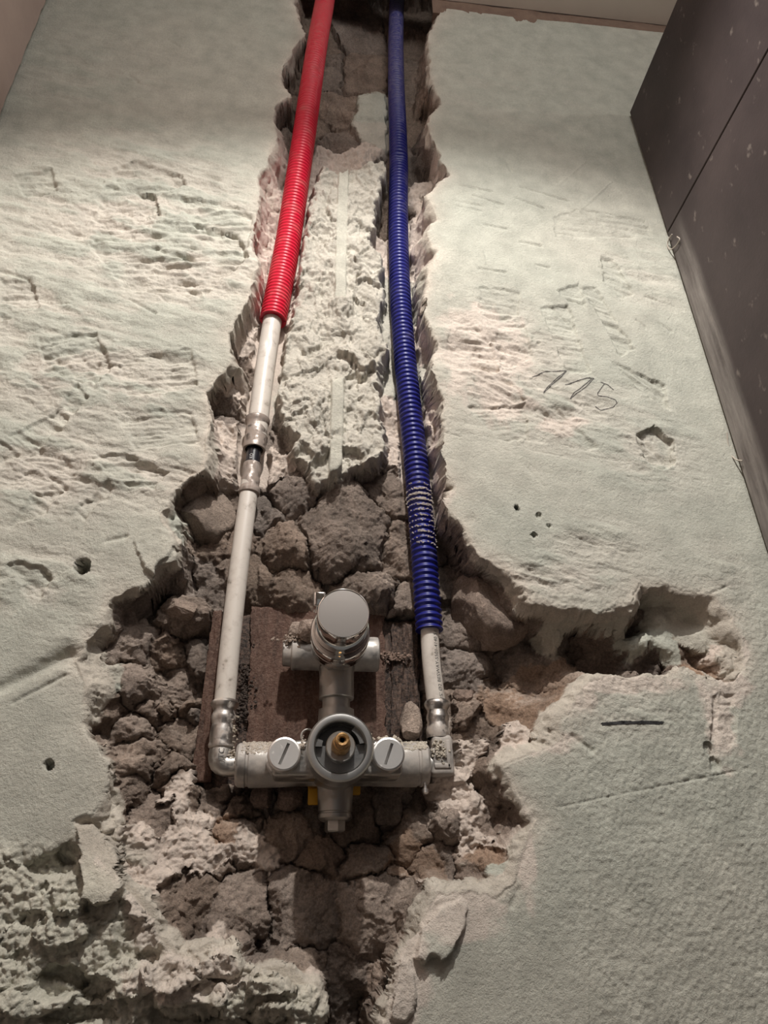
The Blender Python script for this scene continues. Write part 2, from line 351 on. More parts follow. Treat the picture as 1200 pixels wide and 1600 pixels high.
# depth (mm behind the plaster face) and substance at points inside the opening
# substances: p plaster, k pale pink dusty plaster, b stone, r red-brown earth, g pale green plaster
CTRL = [(560, 20, 52, 'b'), (480, 20, 38, 'b'), (500, 90, 50, 'b'), (560, 110, 46, 'b'), (640, 60, 54, 'b'), (660, 140, 40, 'b'), (450, 130, 30, 'b'), (445, 190, 28, 'b'), (520, 180, 46, 'b'), (530, 225, 40, 'b'),
 (583, 175, 34, 'g'), (590, 200, 38, 'p'), (650, 210, 44, 'b'), (640, 270, 46, 'b'), (505, 245, 36, 'k'), (560, 245, 34, 'k'),
 (425, 255, 26, 'k'), (412, 300, 24, 'k'), (405, 350, 26, 'k'), (405, 400, 30, 'k'), (400, 460, 34, 'k'), (470, 240, 44, 'b'), (465, 300, 42, 'k'), (455, 380, 42, 'k'), (440, 460, 42, 'k'),
 (600, 290, 48, 'b'), (603, 350, 50, 'b'), (605, 410, 52, 'k'), (612, 480, 46, 'p'), (620, 580, 48, 'p'), (625, 680, 46, 'k'), (655, 300, 38, 'k'), (662, 350, 30, 'k'), (655, 410, 34, 'k'), (660, 470, 32, 'p'), (668, 540, 28, 'k'), (675, 600, 30, 'p'), (678, 660, 26, 'k'), (685, 740, 24, 'k'),
 (375, 540, 32, 'k'), (365, 580, 40, 'b'), (350, 600, 24, 'k'), (345, 640, 28, 'b'), (335, 690, 24, 'k'), (345, 720, 28, 'k'), (375, 700, 36, 'k'), (410, 620, 40, 'k'), (425, 690, 38, 'b'), (420, 725, 34, 'k'),
 (310, 760, 38, 'b'), (290, 800, 38, 'b'), (330, 830, 40, 'b'), (262, 815, 12, 'g'), (255, 850, 7, 'g'), (250, 905, 38, 'b'), (300, 905, 42, 'b'), (350, 860, 42, 'b'), (210, 940, 34, 'b'), (280, 955, 36, 'b'), (340, 940, 44, 'b'),
 (190, 1000, 24, 'b'), (220, 1060, 22, 'b'), (260, 1050, 46, 'b'), (300, 1020, 46, 'b'), (300, 1090, 42, 'b'), (150, 1040, 10, 'p'), (148, 1085, 12, 'g'), (165, 1120, 24, 'b'), (230, 1110, 30, 'b'), (290, 1140, 48, 'b'), (200, 1160, 22, 'b'), (260, 1170, 34, 'b'),
 (200, 1200, 16, 'b'), (185, 1240, 14, 'b'), (240, 1220, 26, 'b'), (290, 1240, 30, 'k'), (250, 1270, 20, 'b'), (225, 1310, 12, 'k'), (170, 1300, 4, 'k'), (270, 1330, 20, 'k'), (300, 1290, 26, 'k'), (240, 1380, 14, 'k'), (215, 1400, 8, 'k'),
 (470, 770, 34, 'b'), (540, 780, 28, 'b'), (460, 850, 30, 'b'), (540, 860, 26, 'b'), (410, 800, 44, 'b'), (410, 890, 40, 'b'), (590, 920, 30, 'b'), (460, 920, 38, 'b'), (620, 780, 40, 'b'), (625, 880, 44, 'b'), (700, 850, 46, 'b'), (715, 900, 42, 'b'), (630, 960, 46, 'b'),
 (400, 1000, 62, 'b'), (500, 1000, 62, 'b'), (600, 1000, 62, 'b'), (400, 1120, 62, 'b'), (500, 1120, 62, 'b'), (620, 1120, 60, 'b'), (340, 1200, 58, 'b'), (340, 1020, 60, 'b'), (330, 1100, 60, 'b'), (650, 1040, 56, 'b'), (660, 1150, 46, 'k'),
 (765, 920, 34, 'b'), (780, 960, 36, 'b'), (750, 990, 38, 'b'), (820, 950, 24, 'r'), (730, 1040, 40, 'b'), (720, 1080, 42, 'b'), (780, 1040, 54, 'b'), (820, 1060, 50, 'r'), (830, 1010, 50, 'b'), (860, 985, 26, 'p'), (880, 960, 14, 'p'), (920, 975, 18, 'p'), (940, 990, 26, 'p'), (900, 1020, 46, 'b'),
 (930, 1015, 42, 'b'), (960, 975, 22, 'p'), (985, 960, 26, 'b'), (975, 990, 44, 'b'), (940, 1040, 44, 'b'), (1000, 1040, 44, 'b'), (1010, 1000, 16, 'g'), (1030, 960, 20, 'p'), (1080, 970, 22, 'p'), (1040, 1010, 20, 'g'), (1100, 1010, 18, 'p'), (1125, 960, 12, 'p'), (1150, 1000, 6, 'p'), (1140, 1030, 8, 'k'), (1080, 1040, 30, 'b'), (1105, 1052, 6, 'r'),
 (870, 1075, 40, 'r'), (890, 1095, 14, 'r'), (830, 1120, 22, 'r'), (780, 1115, 34, 'r'), (750, 1135, 26, 'b'), (850, 1155, 10, 'r'), (870, 1140, 5, 'k'), (920, 1085, 4, 'k'), (810, 1155, 14, 'k'), (730, 1170, 30, 'k'), (715, 1215, 26, 'k'), (765, 1190, 34, 'b'), (790, 1180, 8, 'k'), (740, 1230, 32, 'b'), (780, 1240, 38, 'b'), (800, 1270, 34, 'b'),
 (740, 1255, 22, 'k'), (700, 1290, 20, 'b'), (735, 1300, 22, 'k'), (775, 1290, 30, 'b'), (790, 1320, 16, 'k'), (745, 1330, 26, 'r'), (770, 1350, 10, 'g'), (790, 1370, 6, 'k'), (735, 1360, 18, 'b'), (740, 1395, 4, 'k'), (690, 1400, 10, 'k'), (660, 1350, 32, 'r'), (660, 1250, 48, 'b'), (690, 1240, 32, 'k'),
 (330, 1250, 44, 'b'), (400, 1240, 54, 'b'), (450, 1250, 54, 'b'), (520, 1270, 56, 'b'), (600, 1290, 48, 'b'), (560, 1340, 42, 'b'), (460, 1310, 46, 'b'), (400, 1290, 42, 'b'), (350, 1300, 34, 'r'), (390, 1330, 36, 'k'), (320, 1340, 28, 'k'), (500, 1360, 38, 'b'), (620, 1350, 38, 'r'),
 (300, 1400, 22, 'b'), (360, 1390, 27, 'b'), (430, 1400, 27, 'b'), (520, 1400, 28, 'b'), (600, 1400, 27, 'b'), (650, 1420, 24, 'b'), (300, 1450, 20, 'b'), (380, 1450, 26, 'b'), (450, 1460, 27, 'b'), (540, 1450, 28, 'b'), (620, 1460, 26, 'b'), (400, 1495, 44, 'b'), (460, 1500, 34, 'b'), (520, 1520, 38, 'b'), (600, 1500, 34, 'b'), (560, 1570, 42, 'b'), (600, 1540, 30, 'b'), (520, 1590, 40, 'b'),
 (330, 1478, 14, 'k'), (480, 1540, 20, 'k')]
PAL = {'p': (.51, .49, .425), 'k': (.66, .57, .50), 'b': (.265, .213, .178), 'r': (.32, .23, .172), 'g': (.50, .51, .445)}
cp = wxz([(a, b, c) for a, b, c, _ in CTRL]); cdep = np.array([c for *_, c, _ in CTRL])/1000.
num = np.zeros_like(GX); den = num.copy()
for (cx_, cz_), cdv in zip(cp, cdep):
    wgt = 1/((GX-cx_)**2+(GZ-cz_)**2+2e-5)**1.6; num += wgt*cdv; den += wgt
F_DEP = num/den
F_SUB = {}
den = np.zeros_like(GX); acc = {k: np.zeros_like(GX) for k in PAL}
for (cx_, cz_), (*_, sb) in zip(cp, CTRL):
    wgt = 1/((GX-cx_)**2+(GZ-cz_)**2+3e-6)**2.6; acc[sb] += wgt; den += wgt
for k in PAL: F_SUB[k] = acc[k]/den

# ------------------------------------------------------------------ fine grid of the wall
WX0, WX1 = -.330, .475
nx = 1060
xs = np.linspace(WX0, WX1, nx)
zs = [1.16]
while zs[-1] < 2.50:
    z_ = zs[-1]; zs.append(z_+(.0007 if z_ > 1.28 else .003)+max(0, z_-1.5)*.0014)
zs = np.array(zs); nz = len(zs)
XX, ZZ = np.meshgrid(xs, zs)

# stones: (px, py, depth for placing, radius mm, protrusion mm)
ST = [(310, 800, 28, 26, 0), (345, 835, 34, 16, 3), (460, 765, 34, 16, 4), (535, 828, 28, 36, 8), (455, 850, 32, 18, 5), (585, 925, 30, 18, 5), (455, 915, 36, 14, 2), (400, 905, 40, 13, 2), 
 (412, 800, 42, 9, 3), (620, 760, 40, 14, 2), (632, 860, 44, 14, 2), (630, 950, 46, 10, 3), (700, 850, 46, 20, 0), (720, 905, 44, 14, 0), (765, 950, 22, 25, 0), (735, 1050, 40, 18, 2), (722, 1090, 42, 8, 6), (765, 1070, 50, 8, -8),
 (830, 1030, 48, 26, 0), (825, 1120, 24, 26, 0), (280, 955, 36, 13, 9), (250, 905, 38, 22, 0), (330, 900, 42, 11, -3), (355, 890, 42, 8, 3), (210, 935, 34, 14, 2), (190, 1000, 24, 18, 4), (215, 1065, 24, 16, 6), (262, 1030, 46, 10, 3), (270, 1070, 46, 20, -3), (310, 1030, 44, 12, 2),
 (295, 1095, 42, 9, 4), (265, 1100, 40, 8, 5), (240, 1105, 36, 8, 3), (305, 1110, 42, 7, 4), (165, 1105, 24, 16, 2), (205, 1135, 24, 12, 2), (290, 1150, 46, 16, -2), (220, 1185, 24, 16, 3), (185, 1240, 14, 14, 2), (260, 1195, 30, 12, 3), (290, 1235, 30, 16, 4), (245, 1270, 20, 14, 0),
 (330, 1240, 44, 14, 2), (410, 1245, 52, 7, 6), (452, 1247, 52, 8, 8), (380, 1260, 48, 9, 2), (500, 1270, 54, 12, 0), (460, 1300, 46, 14, 3), (560, 1290, 48, 14, 2), (610, 1270, 48, 8, 5), (640, 1300, 44, 14, 0), (570, 1345, 42, 12, 4), (500, 1335, 42, 12, 2),
 (370, 1310, 34, 12, 3), (330, 1340, 28, 12, 2), (300, 1400, 22, 18, 2), (370, 1430, 27, 24, 3), (470, 1420, 28, 24, 2), (590, 1430, 28, 26, 2), (650, 1440, 24, 9, 3), (400, 1497, 44, 8, -6), (470, 1505, 34, 12, 0), (540, 1530, 38, 16, 0), (600, 1540, 30, 14, 0),
 (700, 1290, 20, 10, 6), (770, 1280, 30, 14, 3), (735, 1200, 30, 10, 2), (770, 1190, 34, 8, -3), (730, 1340, 24, 12, 2), (690, 1340, 28, 12, 0), (345, 615, 26, 12, 3), (340, 670, 28, 12, 3), (335, 715, 26, 12, 2), (372, 560, 36, 14, 0), (380, 700, 36, 10, 2), (425, 690, 38, 10, 2), (425, 735, 34, 12, 2),
 (560, 40, 50, 26, 4), (500, 110, 48, 26, 6), (570, 115, 46, 24, 6), (530, 175, 44, 20, 5), (480, 190, 42, 18, 4), (540, 225, 40, 18, 3), (640, 50, 54, 22, 2), (645, 130, 48, 22, 4), (650, 200, 44, 20, 3), (640, 260, 46, 20, 2), (450, 110, 32, 14, 3), (445, 175, 28, 14, 4), (440, 215, 30, 14, 4), (475, 40, 40, 18, 3), (583, 185, 36, 16, 4), (605, 330, 48, 16, 0), (605, 400, 50, 16, -4),
 (985, 965, 30, 14, 2), (940, 1010, 44, 20, 0), (990, 1035, 44, 14, 3), (1060, 1040, 30, 10, 0)]
rng = np.random.RandomState(5)
sp_ = wxz([(a, b, c) for a, b, c, *_ in ST])

# polygons of shallow scrapes on the plaster face: (points, depth mm, streak amplitude mm, streak angle)
SCR = [([(844, 479), (889, 476), (923, 581), (889, 584), (868, 536)], 1.5, .7, 3), ([(907, 449), (931, 449), (991, 545), (970, 557), (937, 494)], 1.5, .9, 20), ([(940, 401), (958, 404), (991, 461), (970, 465), (943, 440)], 1.6, .7, 20),
 ([(775, 509), (821, 506), (833, 557), (784, 578)], 1.3, .7, 3), ([(751, 449), (812, 455), (811, 494), (769, 506), (748, 479)], 1.2, .6, 3), ([(730, 635), (823, 632), (826, 689), (778, 686)], 1.6, .8, -8), ([(700, 512), (748, 512), (772, 542), (778, 584), (730, 575), (700, 542)], 1.5, .8, 2),
 ([(994, 680), (1024, 668), (1054, 689), (1054, 725), (1036, 734), (1015, 725)], 3.5, .8, 60), ([(870, 455), (905, 440), (915, 480), (890, 470)], 1.4, .8, 10), ([(735, 560), (800, 600), (823, 625), (800, 632), (740, 600)], 1.6, .9, 30),
 ([(865, 340), (900, 325), (1010, 345), (1020, 370), (868, 372)], .8, .4, 4), ([(838, 640), (870, 635), (935, 700), (900, 705)], 1.0, .5, 40), ([(958, 565), (1040, 600), (1045, 640), (1000, 610)], 1.4, .9, 40),
 ([(1113, 1085), (1122, 1085), (1122, 1205), (1112, 1205)], 1.6, .5, 0), ([(1125, 1085), (1148, 1085), (1152, 1160), (1140, 1165), (1122, 1140)], 1.2, .4, 0),
 # left of the chase
 ([(175, 262), (215, 250), (285, 275), (292, 290), (240, 305), (180, 290)], 2.2, .8, -12), ([(165, 290), (240, 300), (250, 335), (200, 345), (150, 335)], 2.4, 1.1, -15), ([(140, 385), (160, 350), (285, 345), (372, 360), (388, 400), (312, 465), (250, 455), (195, 450)], 1.8, 1.3, -6),
 ([(280, 310), (370, 320), (395, 340), (385, 395), (300, 350)], 1.4, 1.4, -8), ([(20, 275), (80, 265), (90, 300), (40, 310)], 1.6, .8, -10), ([(60, 530), (150, 520), (175, 570), (150, 600), (70, 590)], 1.8, 1.2, -25), ([(0, 435), (50, 440), (60, 480), (0, 500)], 1.6, .8, -10),
 ([(180, 560), (300, 545), (310, 600), (200, 620)], 1.2, 1.0, -10), ([(180, 640), (300, 640), (310, 690), (210, 700)], 1.2, .8, -10), ([(140, 715), (190, 705), (260, 735), (240, 760), (200, 762)], 2.0, 1.0, -10), ([(0, 690), (90, 640), (120, 600), (140, 620), (60, 700), (0, 720)], 1.5, 1.0, 30),
 ([(110, 800), (170, 750), (180, 760), (130, 812)], 1.4, 1.0, 40), ([(10, 885), (30, 878), (75, 890), (80, 905), (60, 930), (40, 925)], 2.2, .6, 30), ([(50, 770), (95, 765), (70, 800), (15, 820)], 1.8, .6, 30)]
# short gouges on the plaster face: (px0, py0, px1, py1, half width px-ish mm, depth mm)
GOU = [(757, 351, 792, 357, 1.6, 1.6), (813, 377, 845, 383, 1.6, 1.8), (748, 420, 790, 426, 1.4, 1.8), (838, 414, 858, 418, 1.4, 1.6), (718, 290, 768, 299, 1.5, 1.3), (813, 292, 890, 314, 1.6, 1.5), (740, 306, 787, 320, 1.4, 1.3), (710, 314, 752, 322, 1.6, 1.2),
 (714, 322, 752, 330, 1.2, 1.0), (805, 309, 850, 325, 1.6, 1.4), (792, 250, 800, 265, 3, 1.5), (1010, 463, 1026, 468, 1.8, 2), (995, 500, 1010, 512, 1.4, 1.3), (1030, 505, 1050, 518, 1.4, 1.3), (201, 466, 243, 491, 1.5, 2.0), (238, 388, 300, 402, 2.5, 3.0), (280, 358, 345, 362, 1.8, 2.2),
 (330, 316, 400, 330, 1.2, 1.2), (290, 312, 395, 336, 1.0, 1.0), (0, 422, 44, 436, 2.0, 2.4), (0, 1075, 105, 1022, 5.0, 5.0), (20, 1098, 100, 1055, 1.5, 1.5), (165, 845, 195, 838, 2, 1.8), (60, 730, 100, 760, 2.5, 2), (0, 715, 60, 705, 3, 2.4), (240, 455, 260, 470, 1.5, 1.2), (295, 450, 312, 458, 3, 2.5),
 (200, 115, 215, 128, 2.5, 1.6), (262, 62, 280, 72, 1.5, 1), (828, 702, 880, 712, .8, .8), (818, 725, 850, 760, .5, .6), (690, 673, 720, 682, .8, .9), (892, 835, 930, 850, 1, 1), (1105, 930, 1135, 916, 1, 1.0), (810, 1390, 800, 1415, 2, 1.2), (895, 1150, 925, 1172, 2, 1.8),
 (950, 1245, 1150, 1205, .7, .8), (870, 1262, 950, 1245, .7, .8), (918, 1200, 919, 1600, .5, -.5), (870, 290, 925, 245, 1.2, -.6), (905, 330, 955, 285, 1.2, -.6), (865, 480, 885, 500, 1.2, 1.2), (758, 412, 753, 392, .8, -.8)]
# round holes: (px, py, rx mm, rz mm, depth mm)
PIT = [(807, 792, 1.9, 1.9, 9), (835, 838, 2.6, 2.6, 9), (128, 882, 5.5, 6.5, 16), (75, 1195, 3, 3, 8), (68, 1388, 3, 4, 4), (92, 1535, 13, 8, 11), (150, 1545, 12, 6, 9), (165, 1425, 14, 6, 6), (78, 1352, 14, 7, 7), (100, 1335, 7, 6, 6), (842, 806, 2.4, 2.8, 2.5), (858, 822, 2.2, 1.8, 2.5), (842, 535, 2, 1.6, 1.5),
 (125, 1590, 20, 5, 8), (30, 1500, 5, 4, 2), (1108, 1170, 4, 5, 3), (1118, 1192, 4, 5, 3), (200, 1450, 8, 6, 7), (50, 1440, 10, 5, 6), (230, 1500, 7, 5, 6), (330, 1540, 10, 6, 7), (290, 1590, 20, 7, 7), (420, 1590, 12, 5, 6), (737, 188, 1, 1, 1.5), (760, 90, 1, 1, 1.2), (1005, 712, 3, 2, 1)]
# raised lumps on the plaster near the opening: (px, py, rx, rz mm, height mm)
LMP = [(158, 1420, 8, 8, 4), (620, 1545, 10, 16, 3), (110, 1400, 10, 10, 5), (100, 1450, 16, 9, 6), (60, 1560, 20, 8, 6), (200, 1530, 16, 10, 6), (300, 1560, 20, 10, 8), (400, 1560, 22, 10, 8), (440, 1590, 16, 8, 8), (270, 1520, 14, 8, 7), (345, 1505, 12, 6, 6), (430, 1530, 14, 7, 7), (700, 470, 12, 30, -.5)]

BOARD = (-.066, .0895, 1.4290, 1.5490)
PLT = [([(206, 846), (222, 826), (250, 822), (268, 832), (275, 848), (264, 872), (248, 880), (240, 900), (226, 892)], 3.0),
       ([(118, 1292), (140, 1290), (165, 1305), (185, 1335), (196, 1388), (182, 1414), (150, 1419), (136, 1405), (128, 1350)], 13),
       ([(645, 1496), (655, 1450), (690, 1412), (725, 1400), (735, 1420), (729, 1447), (716, 1470), (700, 1495), (690, 1505), (676, 1490), (662, 1505)], 6)]
def build_height(X, Z):
    wx = X+.0028*fbm(X*70, Z*70, 11, 3)+.0011*fbm(X*330, Z*330, 12, 2)
    wz = Z+.0028*fbm(X*70, Z*70, 21, 3)+.0011*fbm(X*330, Z*330, 22, 2)
    D = sample(SD_H, X+.0030*fbm(X*70, Z*70, 11, 3)+.0006*fbm(X*280, Z*280, 12, 2), Z+.0030*fbm(X*70, Z*70, 21, 3)+.0006*fbm(X*280, Z*280, 22, 2))
    inside = D < 0
    low = 1-sst(1.36, 1.40, Z-0.10*np.clip(X+.02, -1, 0)*0)          # the crumbled foot of the wall
    lowL = sst(.075, .03, X)*(1-sst(1.372, 1.400, Z+.010*fbm(X*30, Z*30, 9, 3)))
    # ---- plaster face
    sm = fbm(X*9, Z*7, 31, 3); f = .0009*sm+.00035*fbm(X*38, Z*30, 32, 3)
    rough_r = sst(.12, .2, X)*(1-sst(1.5, 1.62, Z))                     # coarse pitted lower right part
    g1 = fbm(X*420, Z*380, 33, 3)
    f = f+(.00012+.00034*rough_r)*g1
    # worn, flaked areas
    msk = np.zeros_like(X)
    for a, b, rx, rz, s in [(200, 330, .13, .12, 1), (300, 420, .09, .07, 1), (90, 480, .1, .08, .7), (120, 580, .09, .06, 1), (230, 600, .07, .06, .8), (80, 730, .07, .05, 1), (220, 740, .05, .03, .9), (780, 560, .07, .07, .9), (880, 640, .07, .05, .7), (1010, 700, .05, .05, .6), (930, 860, .05, .03, .5),
                          (860, 900, .06, .02, .9), (60, 900, .05, .03, .7), (140, 1000, .03, .03, .5), (970, 1110, .06, .02, .4), (1130, 900, .02, .03, .4), (800, 160, .1, .08, .25), (130, 120, .12, .12, .3), (1000, 420, .05, .06, .4)]:
        c = at(a, b, 0); msk = np.maximum(msk, s*np.exp(-((X-c[0])/rx)**2*1.2-((Z-c[2])/rz)**2*1.2))
    ca, sa = math.cos(-.22), math.sin(-.22); U = X*ca+Z*sa; V = -X*sa+Z*ca
    n1 = fbm(U*22, V*60, 41, 4); q = n1*4.5; terr = (np.floor(q)+sst(.0, .22, q-np.floor(q)))/4.5
    n2 = fbm(U*60, V*190, 42, 3); n3 = ridged(U*45, V*210, 43, 3)
    f = f+msk*(.0044*terr+.0013*n2-.0012*n3*sst(0, .15, n1)+.0016*np.clip(fbm(X*70, Z*110, 45, 3)-.1, 0, 1)+.0004*fbm(X*300, Z*300, 44, 2)*sst(0, .2, n1))
    # scrapes
    for P, dp, stk, ang in SCR:
        pg = wxz(P); x0, z0 = pg.min(0)-.01; x1, z1 = pg.max(0)+.01
        j = (X > x0) & (X < x1) & (Z > z0) & (Z < z1)
        if not j.any(): continue
        xx, zz = X[j], Z[j]; d = sdf_pts(pg, xx+.0012*fbm(xx*200, zz*200, 51, 2), zz+.0018*fbm(xx*160, zz*160, 52, 2))
        a = math.radians(ang); v = -xx*math.sin(-a)+zz*math.cos(-a); u = xx*math.cos(-a)+zz*math.sin(-a)
        st = fbm(u*25, v*260, int(abs(dp*10))+60, 2)
        g = (xx-x0)/(x1-x0); k = sst(.0012, -.0014, d)
        f[j] += k*(dp*.001*(.30+.70*g)*2.1+stk*.001*1.5*st+.0004*fbm(xx*170, zz*170, 53, 2))
    for a, b, c, d_, hw, dp in GOU:
        P, Q = at(a, b), at(c, d_); px, pz, qx, qz = P[0], P[2], Q[0], Q[2]
        m = hw*.001*3+.004; j = (X > min(px, qx)-m) & (X < max(px, qx)+m) & (Z > min(pz, qz)-m) & (Z < max(pz, qz)+m)
        if not j.any(): continue
        xx, zz = X[j], Z[j]; ex, ez = qx-px, qz-pz; t = np.clip(((xx-px)*ex+(zz-pz)*ez)/(ex*ex+ez*ez), 0, 1)
        dd = np.hypot(xx-px-t*ex, zz-pz-t*ez)+.0004*fbm(xx*260, zz*260, 71, 2)
        f[j] += dp*.001*np.exp(-(dd/(hw*.001))**2*1.3)*(.7+.4*t)
    tint = np.empty(X.shape+(3,)); 
    # ---- opening
    tgt = sample(F_DEP, wx, wz)
    W = {k: sample(F_SUB[k], X+.008*fbm(X*55, Z*55, 81, 4)+.0015*fbm(X*400, Z*400, 83, 2), Z+.008*fbm(X*55, Z*55, 82, 4)+.0015*fbm(X*400, Z*400, 84, 2)) for k in PAL}
    pw = {k: np.clip(v, 0, 1)**5 for k, v in W.items()}; tot = sum(pw.values())+1e-9
    pw = {k: v/tot for k, v in pw.items()}
    wb = pw['b']+pw['r']*.6
    # stones
    I = inside | (D < .01)
    xi, zi = wx[I], wz[I]
    f1 = np.full(xi.shape, 9.); f2 = f1.copy(); kk = np.zeros(xi.shape, int)
    for i, ((sx, sz), (_, _, _, r, _)) in enumerate(zip(sp_, ST)):
        d = np.hypot(xi-sx, (zi-sz)*1.05)-r*.00085
        nf = d < f1; f2 = np.where(nf, f1, np.minimum(f2, d)); f1 = np.where(nf, d, f1); kk = np.where(nf, i, kk)
    pr = np.array([s[4] for s in ST])/1000.; tx = rng.uniform(-.22, .22, len(ST)); tz = rng.uniform(-.10, .30, len(ST)); sh = rng.uniform(.85, 1.18, len(ST)); hue = rng.uniform(-1, 1, len(ST))
    edge = (f2-f1)*.5
    dx = xi-sp_[kk, 0]; dz = zi-sp_[kk, 1]
    dome = sst(0, .0042, edge); gm = np.clip(.45+1.1*fbm(xi*28, zi*28, 97, 2), .05, 1)
    cap = np.zeros(xi.shape); nst = len(ST); rad = np.array([q_[3] for q_ in ST])/1000.
    for q_ in range(6):                                            # each stone is a cap cut by a few flat facets
        th = rng.uniform(0, 1, nst)*1.05+q_*1.05; sl = rng.uniform(.12, .55, nst); of = rng.uniform(-.1, .5, nst)*rad*sl
        cap = np.maximum(cap, (dx*np.cos(th[kk])+dz*np.sin(th[kk]))*sl[kk]-of[kk])
    stone = -pr[kk]*sst(-.0005, .0030, edge)+np.minimum(cap, .009)+.0050*gm*np.exp(-(edge/.0007)**2)+.0018*gm*np.exp(-(edge/.0028)**2)
    big = .0030*fbm(xi*36, zi*36, 93, 3)+.0007*fbm(xi*110, zi*110, 90, 3)
    n7 = fbm(xi*60, zi*60, 88, 3); chip = .0011*sst(.12, .24, n7)+.0008*sst(-.22, -.32, n7)
    facet = .0022*fbm(xi*60, zi*60, 87, 2)
    d_st = tgt[I]+stone+big+chip-.0004*ridged(xi*190, zi*190, 91, 3)+.0006*fbm(xi*480, zi*480, 92, 2)
    # lumpy dusty plaster debris
    v1, v2, vi, _, _ = voro(xi*95, zi*95, 8)
    lum = np.clip(pw['k']+.22, .22, 1)[I]
    d_pl = tgt[I]+lum*(.0040*fbm(xi*48, zi*48, 94, 4)+.0024*(v1-.45)-.0018*ridged(xi*150, zi*150, 95, 3)+.0009*fbm(xi*500, zi*500, 96, 2))+facet*.35
    wbi = wb[I]; d_in = d_st*wbi+d_pl*(1-wbi)
    # plaster rib left standing between the two pipe runs
    dc = sample(SD_C, xi+.0035*fbm(xi*80, zi*80, 101, 4)-.0, zi+.0035*fbm(xi*80, zi*80, 102, 4))
    kc = sst(.001, -.007, dc)
    n4 = fbm(xi*38, zi*30, 103, 4); q = n4*2.6; te = (np.floor(q)+sst(0, .18, q-np.floor(q)))/2.6
    _, _, i5, u5, v5 = voro(xi*70, zi*60, 17)
    b1, b2, i6, u6, v6 = voro(xi*26+.3*fbm(xi*40, zi*40, 18, 2), zi*22+.3*fbm(xi*40, zi*40, 19, 2), 21)
    d_c = .0175+.0058*te+((i6-.5)*u6*1.3+((i6*7.1) % 1-.35)*v6*1.3)*.0085*sst(0, .10, b2-b1)+.0028*fbm(xi*70, zi*60, 104, 3)-.0008*ridged(xi*200, zi*200, 105, 3)*np.clip(.5+fbm(xi*40, zi*40, 110, 2), .1, 1)+.0006*fbm(xi*520, zi*520, 106, 2)+.0035*np.exp(-((b2-b1)/.05)**2)*np.clip(fbm(xi*30, zi*30, 114, 2)+.2, 0, 1)
    # smooth narrow strip of an older filled groove running down the rib
    ga, gb = at(537, 262, .016), at(524, 745, .016); xu, zu = X[I], Z[I]; tt = np.clip((zu-gb[2])/(ga[2]-gb[2]), 0, 1); gxm = gb[0]+(ga[0]-gb[0])*tt
    gx_ = np.abs(xu-gxm+.0003*fbm(zu*60, zu*0, 107, 2)); broke = sst(-.15, .1, fbm(xi*10, zi*26, 108, 3)*.6+1.4*sst(1.83, 1.88, zi)+.8*sst(1.76, 1.70, zi)-.25)
    ks = sst(.0056, .0048, gx_)*broke
    d_c = d_c*(1-ks)+(.0145+.0003*fbm(xi*90, zi*90, 109, 2))*ks
    d_in = d_in*(1-kc)+np.minimum(d_c, d_in+.004)*kc
    # plaster lip: full thickness reached over a ragged width
    lipw = .004+.014*np.clip(.5+1.0*fbm(xi*30, zi*30, 111, 3), 0, 1)
    kl = sst(.0, 1., -D[I]/lipw)
    dlt = d_in*kl; 
    base = f.copy(); 
    fin = np.clip(-D[I]/.002, 0, 1)
    h = base; h_in = f[I]*(1-fin)+dlt*fin+ (f[I]*0)
    crl = np.zeros_like(X)
    # rim crumbles just outside the opening
    rim = np.exp(-np.clip(D, 0, 1)/.0075)*(.6+.4*fbm(X*20, Z*20, 112, 2)); h = h+rim*(.0010+.0016*np.clip(fbm(X*90, Z*90, 113, 3), -.4, 1))
    hI = h.copy(); hI[I] = np.where(D[I] < 0, h_in+.0012*(1-fin), hI[I]); h = hI
    # crumbled foot at the lower left
    ft = lowL*sst(-.002, .010, D) if False else lowL*np.where(D > 0, 1, np.exp(D/.010))
    c1, c2, ci, cu, cv = voro(X*85, Z*85, 14); c3, *_ = voro(X*230, Z*230, 15)
    c4, *_ = voro(X*420, Z*420, 16); tq = fbm(X*48, Z*48, 125, 4)*3.2; tq = (np.floor(tq)+sst(0, .2, tq-np.floor(tq)))/3.2
    h = h+ft*(.0034*fbm(X*34, Z*34, 121, 4)+.0034*tq+.0020*(c1-.45)+.0028*(c3-.45)+.0018*(c4-.45)-.001+((ci-.5)*cu-((ci*7.7) % 1-.5)*cv)*.0040)
    for a, b, rx, rz, hh in LMP:
        c = at(a, b, 0); r2 = ((X-c[0])/(rx*.001))**2+((Z-c[2])/(rz*.001))**2+.22*fbm(X*90, Z*90, 131, 3)
        h = h-hh*.001*sst(1.08, .80, r2)
    for a, b, rx, rz, dp in PIT:
        c = at(a, b, 0); w_ = .25 if rx > 4 else .1
        r2 = ((X-c[0])/(rx*.001))**2+((Z-c[2])/(rz*.001))**2+w_*fbm(X*120, Z*120, 132, 3)
        h = h+dp*.001*sst(1.1, .55, r2)
    for cps, rr_ in CLEAR:                                              # nothing may touch the pipes
        o_ = np.argsort(cps[:, 2]); pz, px_, py_ = cps[o_, 2], cps[o_, 0], cps[o_, 1]
        xc_ = np.interp(Z, pz, px_, left=9, right=9); yc_ = np.interp(Z, pz, py_)
        need = (yc_+rr_+.001)*sst(rr_+.0075, rr_+.001, np.abs(X-xc_)+.0022*fbm(X*90, Z*90, 77, 3)); h = np.maximum(h, np.where(inside, need, -1))
    bd = np.minimum(np.minimum(X-BOARD[0], BOARD[1]-X), np.minimum(Z-BOARD[2], BOARD[3]-Z))
    kb_ = sst(-.007, .0, bd+.0025*fbm(X*90, Z*90, 78, 3)); h = np.where(kb_ > 0, np.maximum(h, .0635*kb_), h)
